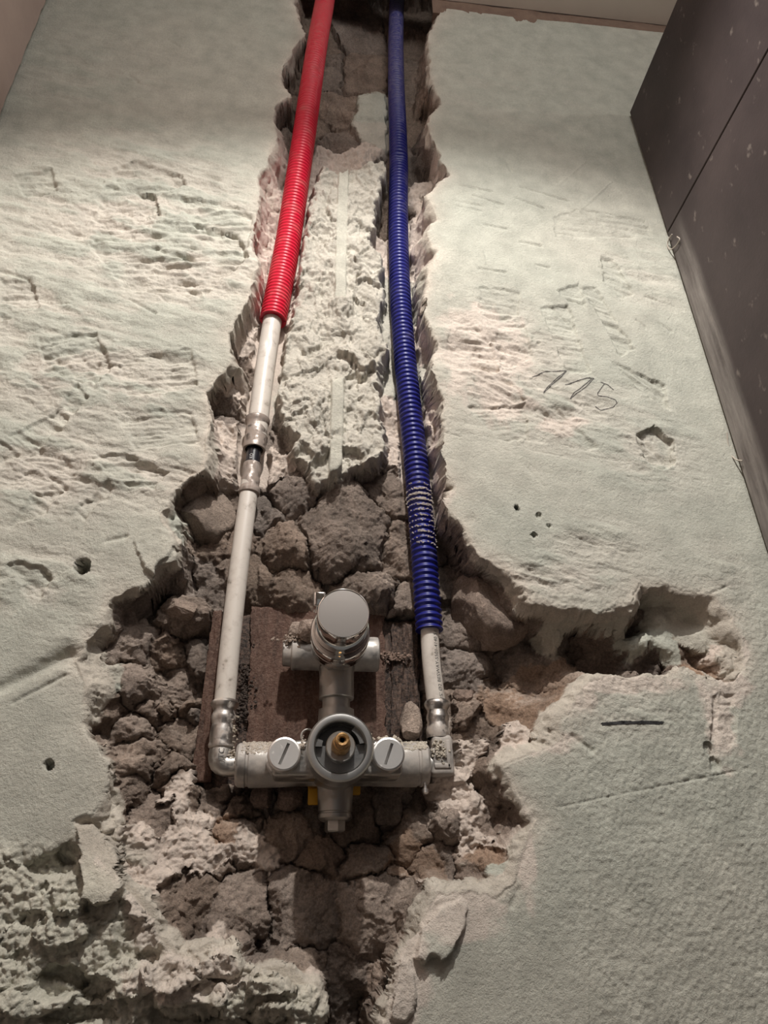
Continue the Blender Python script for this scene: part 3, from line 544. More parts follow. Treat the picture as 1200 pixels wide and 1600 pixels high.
    for P, hh in PLT:                                              # plates of plaster standing off the wall, undercut at the foot
        pg = wxz(P); x0, z0 = pg.min(0)-.01; x1, z1 = pg.max(0)+.01; j = (X > x0) & (X < x1) & (Z > z0) & (Z < z1)
        xx, zz = X[j], Z[j]; d = sdf_pts(pg, xx+.0012*fbm(xx*160, zz*160, 151, 3), zz+.0012*fbm(xx*160, zz*160, 152, 3))
        k_ = sst(.0002, -.0016, d); up_ = np.clip(1.15-(zz-pg.min(0)[1])/(pg[:, 1].max()-pg.min(0)[1]), .1, 1)
        h[j] = h[j]*(1-k_)+k_*(-hh*.001*up_+.0004*fbm(xx*200, zz*200, 153, 3))
    h = np.clip(h, -.030, .075)
    # ---- colours
    pc = np.array([.515, .512, .448]); pc2 = np.array([.62, .575, .51]); pgr = np.array([.462, .488, .428])
    t1 = sst(-.5, .6, fbm(X*7, Z*7, 141, 4)); 
    tint[:] = pc*(1-t1[..., None]*.5)+pgr*(t1[..., None]*.5)
    wr = np.clip(msk*sst(-.1, .4, n1+.25)*.9, 0, 1)[..., None]; tint = tint*(1-wr)+pc2*wr
    foot = (ft*.75)[..., None]; tint = tint*(1-foot)+np.array([.60, .575, .485])*foot
    rr = np.clip(rim*1.1, 0, 1)[..., None]; tint = tint*(1-rr)+np.array([.66, .60, .52])*rr
    pk = np.zeros_like(X)                                              # freshly broken, chalky pale patches round the opening
    for a, b, rx, rz in [(700, 1415, .030, .016), (640, 1520, .013, .028), (610, 1580, .012, .02), (980, 1068, .045, .006), (905, 1100, .012, .012), (860, 1160, .02, .008), (820, 1330, .006, .03), (1130, 1075, .02, .012), (1120, 1120, .012, .03), (1155, 1010, .008, .014), (205, 1330, .022, .014), (235, 1400, .012, .02), (160, 1300, .012, .006), (690, 780, .01, .01), (300, 1530, .03, .012), (880, 665, .02, .012), (760, 560, .04, .06)]:
        c = at(a, b, 0); pk = np.maximum(pk, sst(1.5, .5, ((X-c[0])/rx)**2+((Z-c[2])/rz)**2+.9*fbm(X*80, Z*80, 171, 4)))
    pk = (pk*.85)[..., None]; tint = tint*(1-pk)+np.array([.70, .62, .55])*pk
    insc = sum(pw[k][..., None]*np.array(PAL[k]) for k in PAL)
    ti = insc[I]; 
    sc = (sh[kk]*wbi+(1-wbi))[:, None]; ti = ti*sc
    ti = ti*(1+wbi[:, None]*hue[kk][:, None]*np.array([.05, .0, -.05]))
    cc = np.array([.60, .57, .50])*(1-.0*kc[:, None]); ti = ti*(1-kc[:, None])+cc*kc[:, None]
    ksm = (ks*kc)[:, None]; ti = ti*(1-ksm)+np.array([.585, .575, .50])*ksm
    lipc = np.array([.56, .515, .445]); thick = .010+.009*np.clip(.3+fbm(xi*30, zi*30, 151, 3), -.4, 1)   # broken face of the plaster layer
    kp = sst(thick, thick-.003, h[I])*(1-sst(.012, .024, -D[I]))
    kp = kp[:, None]; ti = ti*(1-kp)+lipc*kp
    fi = fin[:, None]; tint[I] = np.where(D[I][:, None] < 0, ti*fi+tint[I]*(1-fi), tint[I])
    # fine pale dust lying on surfaces that face up inside the opening
    cls = np.zeros(X.shape, int)
    clsI = np.where(kc > .5, 2, np.where((wbi > .5) & (kp[:, 0] < .5), 1, 0)); cls[I] = np.where(D[I] < 0, clsI, 0)
    return h, tint, cls
def path_pts(L): return np.array([at(a, b, c) for a, b, c in L])
CLEAR = [(path_pts([(347, 1190, .03), (347, 1100, .03), (390, 770, .03), (401, 660, .03), (426, 500, .028), (447, 395, .0255), (465, 280, .016), (482, 160, .005), (507, 5, .003), (516, -50, .01)]), .0115),
         (path_pts([(688, 1200, .03), (683, 1110, .03), (671, 985, .03), (662, 860, .03), (649, 715, .03), (632, 550, .03), (623, 390, .03), (623, 260, .03), (619, 100, .03), (622, -50, .03)]), .0105)]
H, TINT, CLS = build_height(XX, ZZ)
X0g, Z0g = XX.copy(), ZZ.copy()
gx_s = np.abs(np.gradient(H, xs, axis=1))+np.abs(np.gradient(H, zs, axis=0)); stp = sst(1.4, 3.5, gx_s)*np.where(CLS == 2, .25, 1)     # steep broken faces get relief along their own depth
DXg = stp*(.0026*fbm((XX+ZZ)*35+9, (H+ZZ*.7)*150, 201, 3)); DZg = stp*(.0026*fbm((XX-ZZ)*35, (H+XX*.7)*150, 202, 3))
gzx = np.gradient(H, zs, axis=0)                                       # + where the wall leans back upwards: an up-facing ledge
up = np.clip(sst(.35, 1.6, gzx), 0, 1)*(CLS == 1)
dustn = np.clip(.35+.9*fbm(XX*60, ZZ*60, 161, 4), 0, 1)
ud = (up*dustn*.75)[..., None]; TINT = TINT*(1-ud)+np.array([.46, .38, .32])*ud

def surf(x, z):
    i = np.clip(np.searchsorted(xs, x)-1, 0, nx-2); j = np.clip(np.searchsorted(zs, z)-1, 0, nz-2)
    a = (x-xs[i])/(xs[i+1]-xs[i]); b = (z-zs[j])/(zs[j+1]-zs[j])
    return H[j, i]*(1-a)*(1-b)+H[j, i+1]*a*(1-b)+H[j+1, i]*(1-a)*b+H[j+1, i+1]*a*b

def grid_part(name, sel, material, parent=None):
    J, I_ = np.nonzero(sel); v = J*nx+I_
    quads = np.stack([v, v+1, v+1+nx, v+nx], 1)                        # faces towards -y
    used, inv = np.unique(quads, return_inverse=True); q = inv.reshape(-1, 4)
    co = np.stack([(XX+DXg).ravel()[used], H.ravel()[used], (ZZ+DZg).ravel()[used]], 1)
    me = bpy.data.meshes.new(name); nf = len(q)
    me.vertices.add(len(co)); me.vertices.foreach_set('co', co.astype(np.float32).ravel())
    me.loops.add(nf*4); me.loops.foreach_set('vertex_index', q.astype(np.int32).ravel())
    me.polygons.add(nf); me.polygons.foreach_set('loop_start', np.arange(0, nf*4, 4, dtype=np.int32))
    me.polygons.foreach_set('use_smooth', np.ones(nf, bool))
    me.update(calc_edges=True)
    ca = me.color_attributes.new('tint', 'FLOAT_COLOR', 'POINT')
    col = np.ones((len(co), 4), np.float32); col[:, :3] = TINT.reshape(-1, 3)[used]
    ca.data.foreach_set('color', col.ravel())
    me.materials.append(material)
    o = bpy.data.objects.new(name, me); COL.objects.link(o)
    if parent: o.parent = parent
    return o
fc = CLS[:-1, :-1]
# smooth the class map a little so parts are not peppered with single faces
def majority(c, k):
    m = (c == k).astype(float)
    for _ in range(3):
        p = np.pad(m, 1, mode='edge'); m = (p[:-2, 1:-1]+p[2:, 1:-1]+p[1:-1, :-2]+p[1:-1, 2:]+p[1:-1, 1:-1]*2)/6
    return m
mm = np.stack([majority(fc, k) for k in (0, 1, 2)]); fc = mm.argmax(0)
wall_ceiling_z = 2.356
zc = (zs[:-1]+zs[1:])/2; xc = (xs[:-1]+xs[1:])/2
keep = ~((zc[:, None] > wall_ceiling_z) & (fc == 0))
wall = grid_part('wall_back', (fc == 0) & keep, M_plaster); tag(wall, 'pale green-grey plastered wall with a large chiselled opening', 'wall', kind='structure')
o = grid_part('stone_masonry', fc == 1, M_stone, wall); tag(o, 'brown rubble stone laid bare inside the opening')
o = grid_part('plaster_rib', fc == 2, M_core, wall); tag(o, 'crumbled pale plaster left standing between the two pipe runs')

# ------------------------------------------------------------------ rest of the shell
def slab(name, lo, hi, m, parent=None, label=None, cat=None, kind='structure', bev=0):
    o = box_obj(name, lo, hi, m, parent, bev, smooth=False)
    if parent is None: tag(o, label, cat, kind=kind)
    elif label: o['label'] = label
    return o
slab('wall_core', (-.345, .0765, 0), (2.1, .25, 2.7), M_void, wall)
slab('wall_foot', (-.345, .0, 0), (2.1, .0765, 1.161), M_left, wall)
slab('wall_beyond', (.4745, .0, 1.161), (2.1, .0765, 2.362), M_left, wall)
# ceiling: its edge stops short of the wall, the raw strip shows under it
slab('ceiling', (-.36, -2.4, 2.3740), (2.1, -.001, 2.45), M_ceiling, label='pale ceiling strip above the plastered wall', cat='ceiling')
bm = bmesh.new()                                                       # ragged raw brown strip between plaster and ceiling
for x0, x1 in ((.136, .475),):
    n = 160; P = []
    for k in range(n+1):
        x = x0+(x1-x0)*k/n; a = np.array([x]); 
        lo = 2.345; y = .0015+.0008*float(fbm(a*60, a*0, 3)[0])
        P.append((bm.verts.new((x, y+.012, lo)), bm.verts.new((x, y, lo)), bm.verts.new((x, y-.0015, 2.3750))))
    for A, B in zip(P, P[1:]):
        bm.faces.new((A[0], B[0], B[1], A[1])); bm.faces.new((A[1], B[1], B[2], A[2]))
tag(from_bm('trim_1', bm, M_raw), 'brown raw strip where the wall meets the ceiling', 'trim', kind='structure')
bm = bmesh.new(); box(bm, (.4745, .0, 2.345), (2.1, .01, 2.3750)); 
tag(from_bm('trim_2', bm, M_raw), 'far end of the brown raw strip below the ceiling', 'trim', kind='structure')
slab('floor', (-.6, -2.4, -.1), (2.1, .2, 0), M_floor, label='bare concrete floor of the room', cat='floor')
# left wall with a ragged dark gap along the corner
bm = bmesh.new(); n = 300; P = []
for k in range(n+1):
    z = 2.37*k/n; a = np.array([z]); e = -.0035-.0022*abs(float(fbm(a*18, a*0, 5)[0]))-.0010*float(fbm(a*120, a*0, 6)[0])
    P.append([bm.verts.new((-.3165, e, z)), bm.verts.new((-.3165, -2.4, z)), bm.verts.new((-.328, e, z))])
for A, B in zip(P, P[1:]):
    bm.faces.new((A[0], B[0], B[1], A[1])); bm.faces.new((A[0], A[2], B[2], B[0]))
tag(from_bm('wall_left', bm, M_left, smooth=False), 'smooth pinkish brown side wall at the left corner', 'wall', kind='structure')
# partition at the right: a wall that ends below the ceiling, clad in dark tiles
pw_ = slab('wall_right', (.370, -1.35, 0), (.470, -.0045, 2.150), M_left, label='low partition wall at the right corner, clad in dark tiles', cat='wall')
bm = bmesh.new()
for z0, z1 in ((1.9565, 2.1615), (1.3565, 1.9545), (.7565, 1.3545), (.1565, .7545)):
    box(bm, (.3585, -1.36, z0), (.3695, -.0035, z1), .0006, 1)
box(bm, (.3700, -1.36, 2.1505), (.481, -.0035, 2.1615), .0006, 1)
for z0, z1 in ((1.3565, 2.1500), (.0, 1.3545)): box(bm, (.4705, -1.36, z0), (.481, -.0035, z1), .0006, 1)
c = from_bm('tile_cladding', bm, M_tile, pw_, smooth=False); c['label'] = 'dark brown-grey stone-look tiles with thin joints, dusty at the wall'

# ------------------------------------------------------------------ writing on the plaster
def ribbon(bm, pts, wd, off=.00025):
    pts = [(at(a, b, 0)[0], at(a, b, 0)[2]) for a, b in pts]; out = []
    for (x0, z0), (x1, z1) in zip(pts, pts[1:]):
        n = max(2, int(math.hypot(x1-x0, z1-z0)/.0006))
        for k in range(n): out.append((x0+(x1-x0)*k/n, z0+(z1-z0)*k/n))
    out.append(pts[-1]); out = np.array(out); t = np.gradient(out, axis=0); t /= np.linalg.norm(t, axis=1)[:, None]+1e-9
    prev = None
    for i in range(len(out)):
        r = wd*(.6+.6*random.random()); a = out[i]+np.array([-t[i][1], t[i][0]])*r; b = out[i]-np.array([-t[i][1], t[i][0]])*r
        V = [bm.verts.new((q[0], float(surf(q[0], q[1]))-off, q[1])) for q in (a, b)]
        if prev: bm.faces.new((prev[0], V[0], V[1], prev[1]))
        prev = V
def s6(P): return [(700+a/3.333, 350+b/3.333) for a, b in P]
bm = bmesh.new()
for P in ([(438, 794), (500, 772), (570, 764), (618, 763)], [(618, 763), (590, 795), (540, 835), (497, 880)], [(612, 768), (570, 800), (520, 845), (499, 874)],
          [(612, 834), (670, 815), (722, 800), (760, 803)], [(760, 803), (720, 845), (665, 885), (637, 910)], [(748, 806), (700, 845), (655, 880), (637, 908)], [(700, 806), (740, 798)],
          [(795, 822), (830, 835), (864, 862)], [(815, 830), (780, 880), (782, 892), (830, 900), (870, 915), (880, 932), (862, 950), (800, 962), (770, 940)]):
    ribbon(bm, s6(P), .00042)
o = from_bm('pencil_number', bm, M_pencil, wall, smooth=False); o['label'] = 'pencilled number 775 on the plaster'
bm = bmesh.new()
for k in range(9):
    r = lambda: random.uniform(-2.8, 2.8)
    ribbon(bm, [(942+r()*1.5, 1131+r()), (975, 1129.5+r()), (1005, 1129+r()), (1034+r()*2, 1130.5+r()*.7)], .00034)
o = from_bm('marker_dash', bm, M_marker, wall, smooth=False); o['label'] = 'short black marker dash on the plaster'

# ------------------------------------------------------------------ pipes
def W(px, py, y): return at(px, py, y)
def tube(name, P, r, m, parent=None, n=40, step=.004, dent=None, hollow=0, label=None):
    C, s = resample(catmull(P), step); bm = bmesh.new()
    sweep(bm, C, np.full(len(C), r), n, not hollow, (lambda i, a, rr: dent(s[i]/s[-1], a, rr)) if dent else None)
    return from_bm(name, bm, m, parent)
# lower white pipe of the hot run
PZ = .030
hotL = empty('white_pipe', (-.0507, PZ, 1.472), 'lower straight white plastic pipe below the steel coupling, rising from the left elbow', 'pipe')
tube('pipe_wall', [(-.0511, PZ, 1.468), (-.0508, PZ, 1.52), (-.0492, PZ, 1.58), (-.0462, PZ, 1.655)], .0072, M_pipe, hotL)
hotU = empty('white_pipe', (-.0435, PZ, 1.71), 'upper white plastic pipe with a small dent, coming out of the red conduit', 'pipe')
def dent(t, a, r):                                                    # small dimple facing the room
    u = (t-.53)/.035; v = ((a-1.5*math.pi+math.pi) % (2*math.pi)-math.pi)/.35
    return r-.0011*math.exp(-u*u-v*v)
tube('pipe_wall', [(-.0442, PZ, 1.700), (-.0415, PZ, 1.77), (-.0370, .0285, 1.845), (-.0345, .0265, 1.88)], .0086, M_pipe, hotU, dent=dent, step=.0025)
coldP = empty('white_pipe', (.0962, PZ, 1.47), 'printed white plastic pipe below the blue conduit, bending into the right elbow', 'pipe')
cold_pts = [tuple(W(683.5, 1112, PZ)), tuple(W(679, 1078, PZ)), tuple(W(674.5, 1040, PZ)), tuple(W(672, 1005, PZ)), tuple(W(671, 975, PZ)), tuple(W(669, 940, PZ)), tuple(W(667, 900, PZ))]
cw = tube('pipe_wall', cold_pts, .0067, M_pipe, coldP)
# printed text wrapped on the pipe, reading upwards
def text_mesh(s, size):
    c = bpy.data.curves.new('t', 'FONT'); c.body = s; c.size = size; c.resolution_u = 3
    o = bpy.data.objects.new('t', c); COL.objects.link(o); dg = bpy.context.evaluated_depsgraph_get()
    me = bpy.data.meshes.new_from_object(o.evaluated_get(dg)); bpy.data.objects.remove(o); bpy.data.curves.remove(c)
    return me
def wrap_text(name, s, size, C, s0, phi, r, m, parent, stretch=1.0, down=False):
    """letters run along the centre line C (from its arc length s0), wrapped round the tube at angle phi"""
    me = text_mesh(s, size); bm = bmesh.new(); bm.from_mesh(me); bmesh.ops.subdivide_edges(bm, edges=[e for e in bm.edges if e.calc_length() > size*.2], cuts=1)
    L_ = np.r_[0, np.cumsum(np.linalg.norm(np.diff(C, axis=0), axis=1))]
    for v in bm.verts:
        u = s0+v.co.x*stretch; p = np.array([np.interp(u, L_, C[:, k]) for k in range(3)]); q = np.array([np.interp(u+.001, L_, C[:, k]) for k in range(3)])
        t = (q-p)/np.linalg.norm(q-p); f_ = np.array([0, -1., 0]); f_ -= t*f_.dot(t); f_ /= np.linalg.norm(f_); x_ = np.cross(t, f_)
        a = phi-(v.co.y-size*.35)/r
        v.co = Vector(p+(f_*math.cos(a)-x_*math.sin(a)*-1)*(r+.00008))
    bpy.data.meshes.remove(me); return from_bm(name, bm, m, parent, smooth=False)
Cc, _ = resample(catmull(cold_pts), .002)
wrap_text('printed_text', "C 25' Ø2 BESWAY-5501-4140 51", .0040, Cc, .003, .46, .0067, M_ink, coldP, 1.0)
# plastic coupling: two steel sleeves and a black collar
cpl = empty('pipe_coupling', (-.0455, PZ, 1.68), 'plaster-spattered steel press coupling with a black middle, joining the two white pipes', 'pipe coupling')
ax0 = Vector((-.0462, PZ, 1.6475)); ax1 = Vector((-.0442, PZ, 1.7195)); ax = ax1-ax0
def zz(py): return at(395, py, PZ)[2]-ax0.z
lathe_obj('upper_sleeve', ax0, ax, [(zz(703)+.004, .0070), (zz(703), .0075), (zz(703), .0091), (zz(700), .0094), (zz(686), .0092), (zz(682), .0089), (zz(677), .0093), (zz(672), .0090), (zz(667), .0086), (zz(662), .0096), (zz(659), .0104), (zz(656), .0104), (zz(654), .0092), (zz(654), .0080)], M_dirtysteel, cpl)
lathe_obj('black_collar', ax0, ax, [(zz(729), .0), (zz(729), .0072), (zz(725), .0072), (zz(724), .0058), (zz(700), .0058), (zz(700), 0)], M_black, cpl)['label'] = 'black plastic middle of the coupling'
lathe_obj('lower_sleeve', ax0, ax, [(zz(726), .0060), (zz(726), .0072), (zz(730), .0075), (zz(742), .0075), (zz(746), .0071), (zz(750), .0075), (zz(756), .0073), (zz(761), .0072), (zz(765), .0084), (zz(769), .0087), (zz(772), .0084), (zz(774), .0072)], M_dirtysteel, cpl)
Cb = np.array([tuple(ax0+ax.normalized()*t) for t in np.linspace(0, .075, 40)])
wrap_text('printed_mark', 'KO', .0042, np.array([(-.0454-.0019+.0020*0+t*0.1, PZ, 1.6840-0+0*t) for t in np.linspace(0, 1, 2)]) if False else Cb, zz(723)+.0005, -.2, .0058, M_white_print, cpl, .8)

def conduit(name, P, r, pitch, amp, m, label, mudpts=None, kink=None, fade=None, slots=True):
    C, s = resample(catmull(P, 24), pitch/8); n = len(C); ph = 2*math.pi*s/pitch
    prof = np.tanh(1.8*np.cos(ph))                               # flat-topped ribs with narrow grooves
    R = r+amp*prof
    if fade is not None: R = r+amp*prof*fade(s/s[-1])
    P2 = C; root = empty(name, C[0], label, 'conduit pipe')
    bm = bmesh.new()
    def dd(i, a, rr):
        if kink:
            for t0, w0, a0, aw, dep in kink:
                u = (s[i]/s[-1]-t0)/w0; v = ((a-a0+math.pi) % (2*math.pi)-math.pi)/aw
                rr = rr-dep*math.exp(-u*u-v*v)
        return rr
    rings = sweep(bm, C, R, 44, False, dd)
    # wall thickness at the open lower end
    k = 14; ri = sweep(bm, C[:k][::-1], np.full(k, r-amp-.0009), 44, False); 
    A = ri[-1]; B = rings[0]
    for q in range(44): bm.faces.new((A[q], B[q], B[(q+1) % 44], A[(q+1) % 44]))
    o = from_bm('corrugated_wall', bm, m, root, True, 80); return root, C
red_pts = [W(426.5, 500, .028), W(437, 447, .027), W(447, 395, .0255), W(456, 340, .022), W(465, 280, .016), W(474, 220, .010), W(482.5, 160, .005), W(491, 100, .001), W(499, 50, -.001), W(507, 5, .003), W(516, -50, .012)]
red, RC = conduit('red_conduit', red_pts, .0119, .0042, .00055, M_red, 'red corrugated conduit on the left, sleeved over the upper white pipe',
   kink=[(.56, .006, 5.3, .5, .0016), (.58, .02, 5.6, .25, .0012), (.50, .03, 5.9, .3, .0010), (.45, .02, 5.8, .3, .0010)], fade=lambda t: np.where(t < .5, 1, np.clip(1-(t-.5)/.2, .3, 1)))
blue_pts = [W(671, 985, .030), W(667, 930, .030), W(662, 860, .030), W(656, 790, .030), (W(649, 715, .030)), W(641, 640, .030), W(632, 550, .030), W(626, 470, .030), W(623, 390, .030), W(622.5, 320, .029), W(623, 260, .028), W(621.5, 200, .027), W(619, 130, .027), W(618.5, 60, .028), W(620, 0, .029), W(622, -50, .030)]
blue, BC = conduit('blue_conduit', blue_pts, .0096, .0049, .00080, M_blue, 'blue corrugated conduit on the right, sleeved over the printed white pipe',
   kink=[(.555, .009, 1.5*math.pi, .62, .0026)], fade=lambda t: np.where(t < .6, 1, np.clip(1-(t-.6)/.25, .25, 1)))
# dried plaster caked on the blue ribs
def crumbs(name, pts, m, parent, size, col=(.42, .37, .33)):
    bm = bmesh.new()
    for p, s_ in pts:
        r = bmesh.ops.create_icosphere(bm, subdivisions=2, radius=1)
        for v in r['verts']:
            k = 1+.35*math.sin(v.co.x*5+p[0]*900)*math.cos(v.co.z*6+p[2]*700)+random.uniform(-.15, .15)
            v.co = Vector(p)+Vector((v.co.x*s_[0], v.co.y*s_[1], v.co.z*s_[2]))*k
    o = from_bm(name, bm, m, parent); ca = o.data.color_attributes.new('tint', 'FLOAT_COLOR', 'POINT')
    ca.data.foreach_set('color', np.tile(np.array([*col, 1], np.float32), len(o.data.vertices))); return o
_, bs = resample(catmull(blue_pts, 24), .0049/8)
L_ = np.r_[0, np.cumsum(np.linalg.norm(np.diff(BC, axis=0), axis=1))]
pts = []
for z0, z1, n_ in ((at(655, 800, .03)[2], at(655, 765, .03)[2], 90), (at(660, 860, .03)[2], at(655, 780, .03)[2], 200), (at(655, 790, .03)[2], at(650, 774, .03)[2], 130)):
    for _ in range(n_):
        z = random.uniform(z0, z1); i = int(np.argmin(abs(BC[:, 2]-z))); k = round(L_[i]/.0049)*.0049; i = int(np.argmin(abs(L_-k))); a = random.gauss(0, .75)
        p = BC[i]+np.array([math.sin(a), -math.cos(a), 0])*.0102; pts.append(((p[0], p[1], p[2]+random.uniform(-.0008, .0008)), (random.uniform(.0004, .0015), random.uniform(.0002, .0004), random.uniform(.0003, .0007))))
crumbs('dried_plaster', pts, M_mud, blue, 1)['label'] = 'grey dried plaster caked on the blue ribs'

# ------------------------------------------------------------------ elbows
def z_of(px, py): return at(px, py, PZ)[2]
def elbow_profile(cx, ys, rs):
    return [(z_of(cx, y), r) for y, r in zip(ys, rs)]
elL = empty('pipe_elbow', (-.0505, PZ, 1.437), 'left steel press elbow under the lower straight white pipe', 'pipe elbow')
pr = elbow_profile(347, [1094, 1096, 1099, 1102, 1106, 1110, 1114, 1118, 1122, 1127, 1131, 1134, 1138, 1144, 1151, 1157, 1160, 1164, 1168, 1172], [.0072, .0086, .0095, .0094, .0082, .0074, .0074, .0080, .0082, .0080, .0074, .0074, .0078, .0080, .0082, .0082, .0080, .0086, .0083, .0060])
lathe_obj('press_sleeve', (-.0509, PZ, 0), (0, 0, 1), pr, M_steel, elL)
def bend(name, pts, R, m, parent, n=32, step=.0012):
    C, s = resample(catmull(pts, 16), step); bm = bmesh.new(); sweep(bm, C, R(s/s[-1]), n, True); return from_bm(name, bm, m, parent)
bend('elbow_body', [(-.0509, PZ, 1.453), (-.0508, PZ, 1.444), (-.0496, PZ, 1.4385), (-.0455, PZ, 1.4370), (-.0400, PZ, 1.4370), (-.0370, PZ, 1.4370)],
     lambda t: .0066+.0012*np.exp(-((t-.38)/.22)**2)+.0006*t, M_brass_grey, elL)
def flat_text(name, s, size, origin, xdir, ydir, m, parent, ext=.0002):
    me = text_mesh(s, size); bm = bmesh.new(); bm.from_mesh(me); X_, Y_ = Vector(xdir).normalized(), Vector(ydir).normalized()
    for v in bm.verts: v.co = Vector(origin)+X_*v.co.x+Y_*v.co.y
    bpy.data.meshes.remove(me); return from_bm(name, bm, m, parent, smooth=False)
flat_text('cast_mark', 'JTC', .0052, (-.0478, PZ-.00815, 1.4385), (0, 0, 1), (-1, 0, 0), M_darkmetal, elL)
elR = empty('pipe_elbow', (.0963, PZ, 1.437), 'right steel press elbow under the printed white pipe, spattered with plaster', 'pipe elbow')
pr = [(z_of(684, y), r) for y, r in zip([1094, 1096, 1099, 1103, 1107, 1111, 1115, 1120, 1124, 1128, 1132, 1140, 1148, 1154], [.0068, .0082, .0090, .0090, .0080, .0070, .0072, .0080, .0080, .0074, .0076, .0082, .0084, .0080])]
lathe_obj('press_sleeve', (.0960, PZ, 1.465), (.012, 0, 1), [(t-1.465, r) for t, r in pr], M_steel, elR, up=(0, 1, 0))
bm = bmesh.new()
box(bm, (.0885, PZ-.0075, 1.4290), (.1045, PZ+.0080, 1.4480), .0030, 4); box(bm, (.0903, PZ-.0078, 1.4400), (.1043, PZ+.0078, 1.4560), .0034, 4)
box(bm, (.0905, PZ-.0086, 1.4335), (.1020, PZ-.0060, 1.4370), .0010, 2); box(bm, (.0990, PZ-.0086, 1.4335), (.1022, PZ-.0060, 1.4520), .0010, 2)
lathe(bm, (.0860, PZ, 1.4370), (1, 0, 0), [(0, 0), (0, .0072), (.006, .0072), (.006, 0)], 28)
from_bm('elbow_body', bm, M_dusty_grey, elR)

# ------------------------------------------------------------------ mixer valve
VX, VZ, UZ = .0250, 1.4372, 1.5135
val = empty('shower_mixer_valve', (VX, PZ, VZ), 'grey metal concealed shower mixer valve with a round chrome knob, set in the opening', 'mixer valve')
bm = bmesh.new()
lathe(bm, (-.0400, PZ, VZ), (1, 0, 0), [(0, 0), (0, .0125), (.0015, .0138), (.0060, .0142), (.0066, .0134), (.0080, .0134), (.0086, .0143), (.026, .0141), (.040, .0135), (.0645, .0135)], 40)
lathe(bm, (.0875, PZ, VZ), (-1, 0, 0), [(0, 0), (0, .0125), (.0015, .0138), (.0055, .0142), (.0062, .0135), (.0075, .0135), (.0082, .0143), (.026, .0141), (.040, .0135), (.063, .0135)], 40)
from_bm('inlet_arm', bm, M_dusty_grey, val)
bm = bmesh.new(); box(bm, (-.0160, -.0005, VZ-.0118), (.0660, PZ+.004, VZ+.0100), .0030, 3)
lathe(bm, (VX, 0, VZ), (0, 1, 0), [(-.0090, .0186), (-.006, .0180), (.002, .0172), (.012, .0180), (.026, .0185), (.036, .0150), (.036, 0)], 56)
# neck up to the thermostat body
lathe(bm, (VX, PZ-.003, 1.452), (0, 0, 1), [(0, .0135), (.010, .0130), (.0195, .0124), (.0205, .0124), (.0212, .0098), (.0275, .0098), (.0280, .0120), (.0285, .0124), (.045, .0124), (.050, .0130)], 12)
lathe(bm, (VX, PZ-.003, VZ), (0, 0, -1), [(0, .0150), (.010, .0128), (.016, .0116), (.0295, .0110), (.0300, .0104), (.0308, .0104), (.0312, .0110), (.0335, .0108), (.0350, .0090), (.0350, 0)], 40)
from_bm('valve_body', bm, M_brass_grey, val)
bm = bmesh.new(); lathe(bm, (VX, PZ-.003, VZ-.035), (0, 0, -1), [(-.001, 0), (-.001, .0066), (.0058, .0066), (.0066, .0056), (.0066, 0)], 6)
from_bm('hex_plug', bm, M_brass_grey, val, smooth=False)
# round housing with the open spindle
lathe_obj('housing_ring', (VX, 0, VZ), (0, 1, 0), [(-.0230, .0146), (-.0290, .0150), (-.0302, .0158), (-.0304, .0170), (-.0300, .0190), (-.0288, .0200), (-.0180, .0203), (-.0110, .0203), (-.0100, .0196), (-.0080, .0196), (-.0070, .0188), (-.0070, .0120)], M_ring, val, 72)
bm = bmesh.new()
def arc_block(bm, r0, r1, a0, a1, y0, y1, n=40):
    P = []
    for k in range(n+1):
        a = math.radians(a0+(a1-a0)*k/n); c, s_ = math.cos(a), math.sin(a)
        P.append([bm.verts.new((VX+c*r, y, VZ+s_*r)) for r, y in ((r0, y0), (r1, y0), (r1, y1), (r0, y1))])
    for A, B in zip(P, P[1:]):
        for i in range(4): bm.faces.new((A[i], A[(i+1) % 4], B[(i+1) % 4], B[i]))
    bm.faces.new(P[0]); bm.faces.new(P[-1][::-1])
arc_block(bm, .0070, .0152, 172, 372, -.0240, -.010)
arc_block(bm, .0118, .0152, 10, 55, -.0275, -.010, 12); arc_block(bm, .0110, .0152, 160, 178, -.0275, -.010, 8)
lathe(bm, (VX, 0, VZ), (0, 1, 0), [(-.0130, 0), (-.0130, .0152)], 48)
from_bm('cartridge_seat', bm, M_darkmetal, val)['label'] = 'dark recessed seat with two notches'
lathe_obj('spindle_collar', (VX, 0, VZ), (0, 1, 0), [(-.0305, .0050), (-.0310, .0055), (-.0312, .0083), (-.0305, .0088), (-.0240, .0088), (-.012, .0088)], M_brass_grey, val, 48)
bm = bmesh.new(); n = 64
R_ = lambda k, r: r-(.00028 if k % 2 else 0)
prof = [(-.0380, .0012, 0), (-.0484, .0014, 0), (-.0492, .0020, 0), (-.0494, .0032, 0), (-.0488, .0040, 0), (-.0477, .0044, 1), (-.0420, .0044, 1), (-.0418, .0040, 0), (-.0406, .0040, 0), (-.0404, .0047, 0), (-.0370, .0053, 0), (-.0360, .0056, 0), (-.0300, .0056, 0)]
rings = []
for y, r, kn in prof: rings.append([bm.verts.new((VX+math.cos(2*math.pi*k/n)*(R_(k, r) if kn else r), y, VZ+math.sin(2*math.pi*k/n)*(R_(k, r) if kn else r))) for k in range(n)])
for A, B in zip(rings, rings[1:]):
    for k in range(n): bm.faces.new((A[k], B[k], B[(k+1) % n], A[(k+1) % n]))
bm.faces.new(rings[0])
sp0 = from_bm('spindle', bm, M_gold, val, True, 30); sp0['label'] = 'small brass splined spindle with a drilled end'
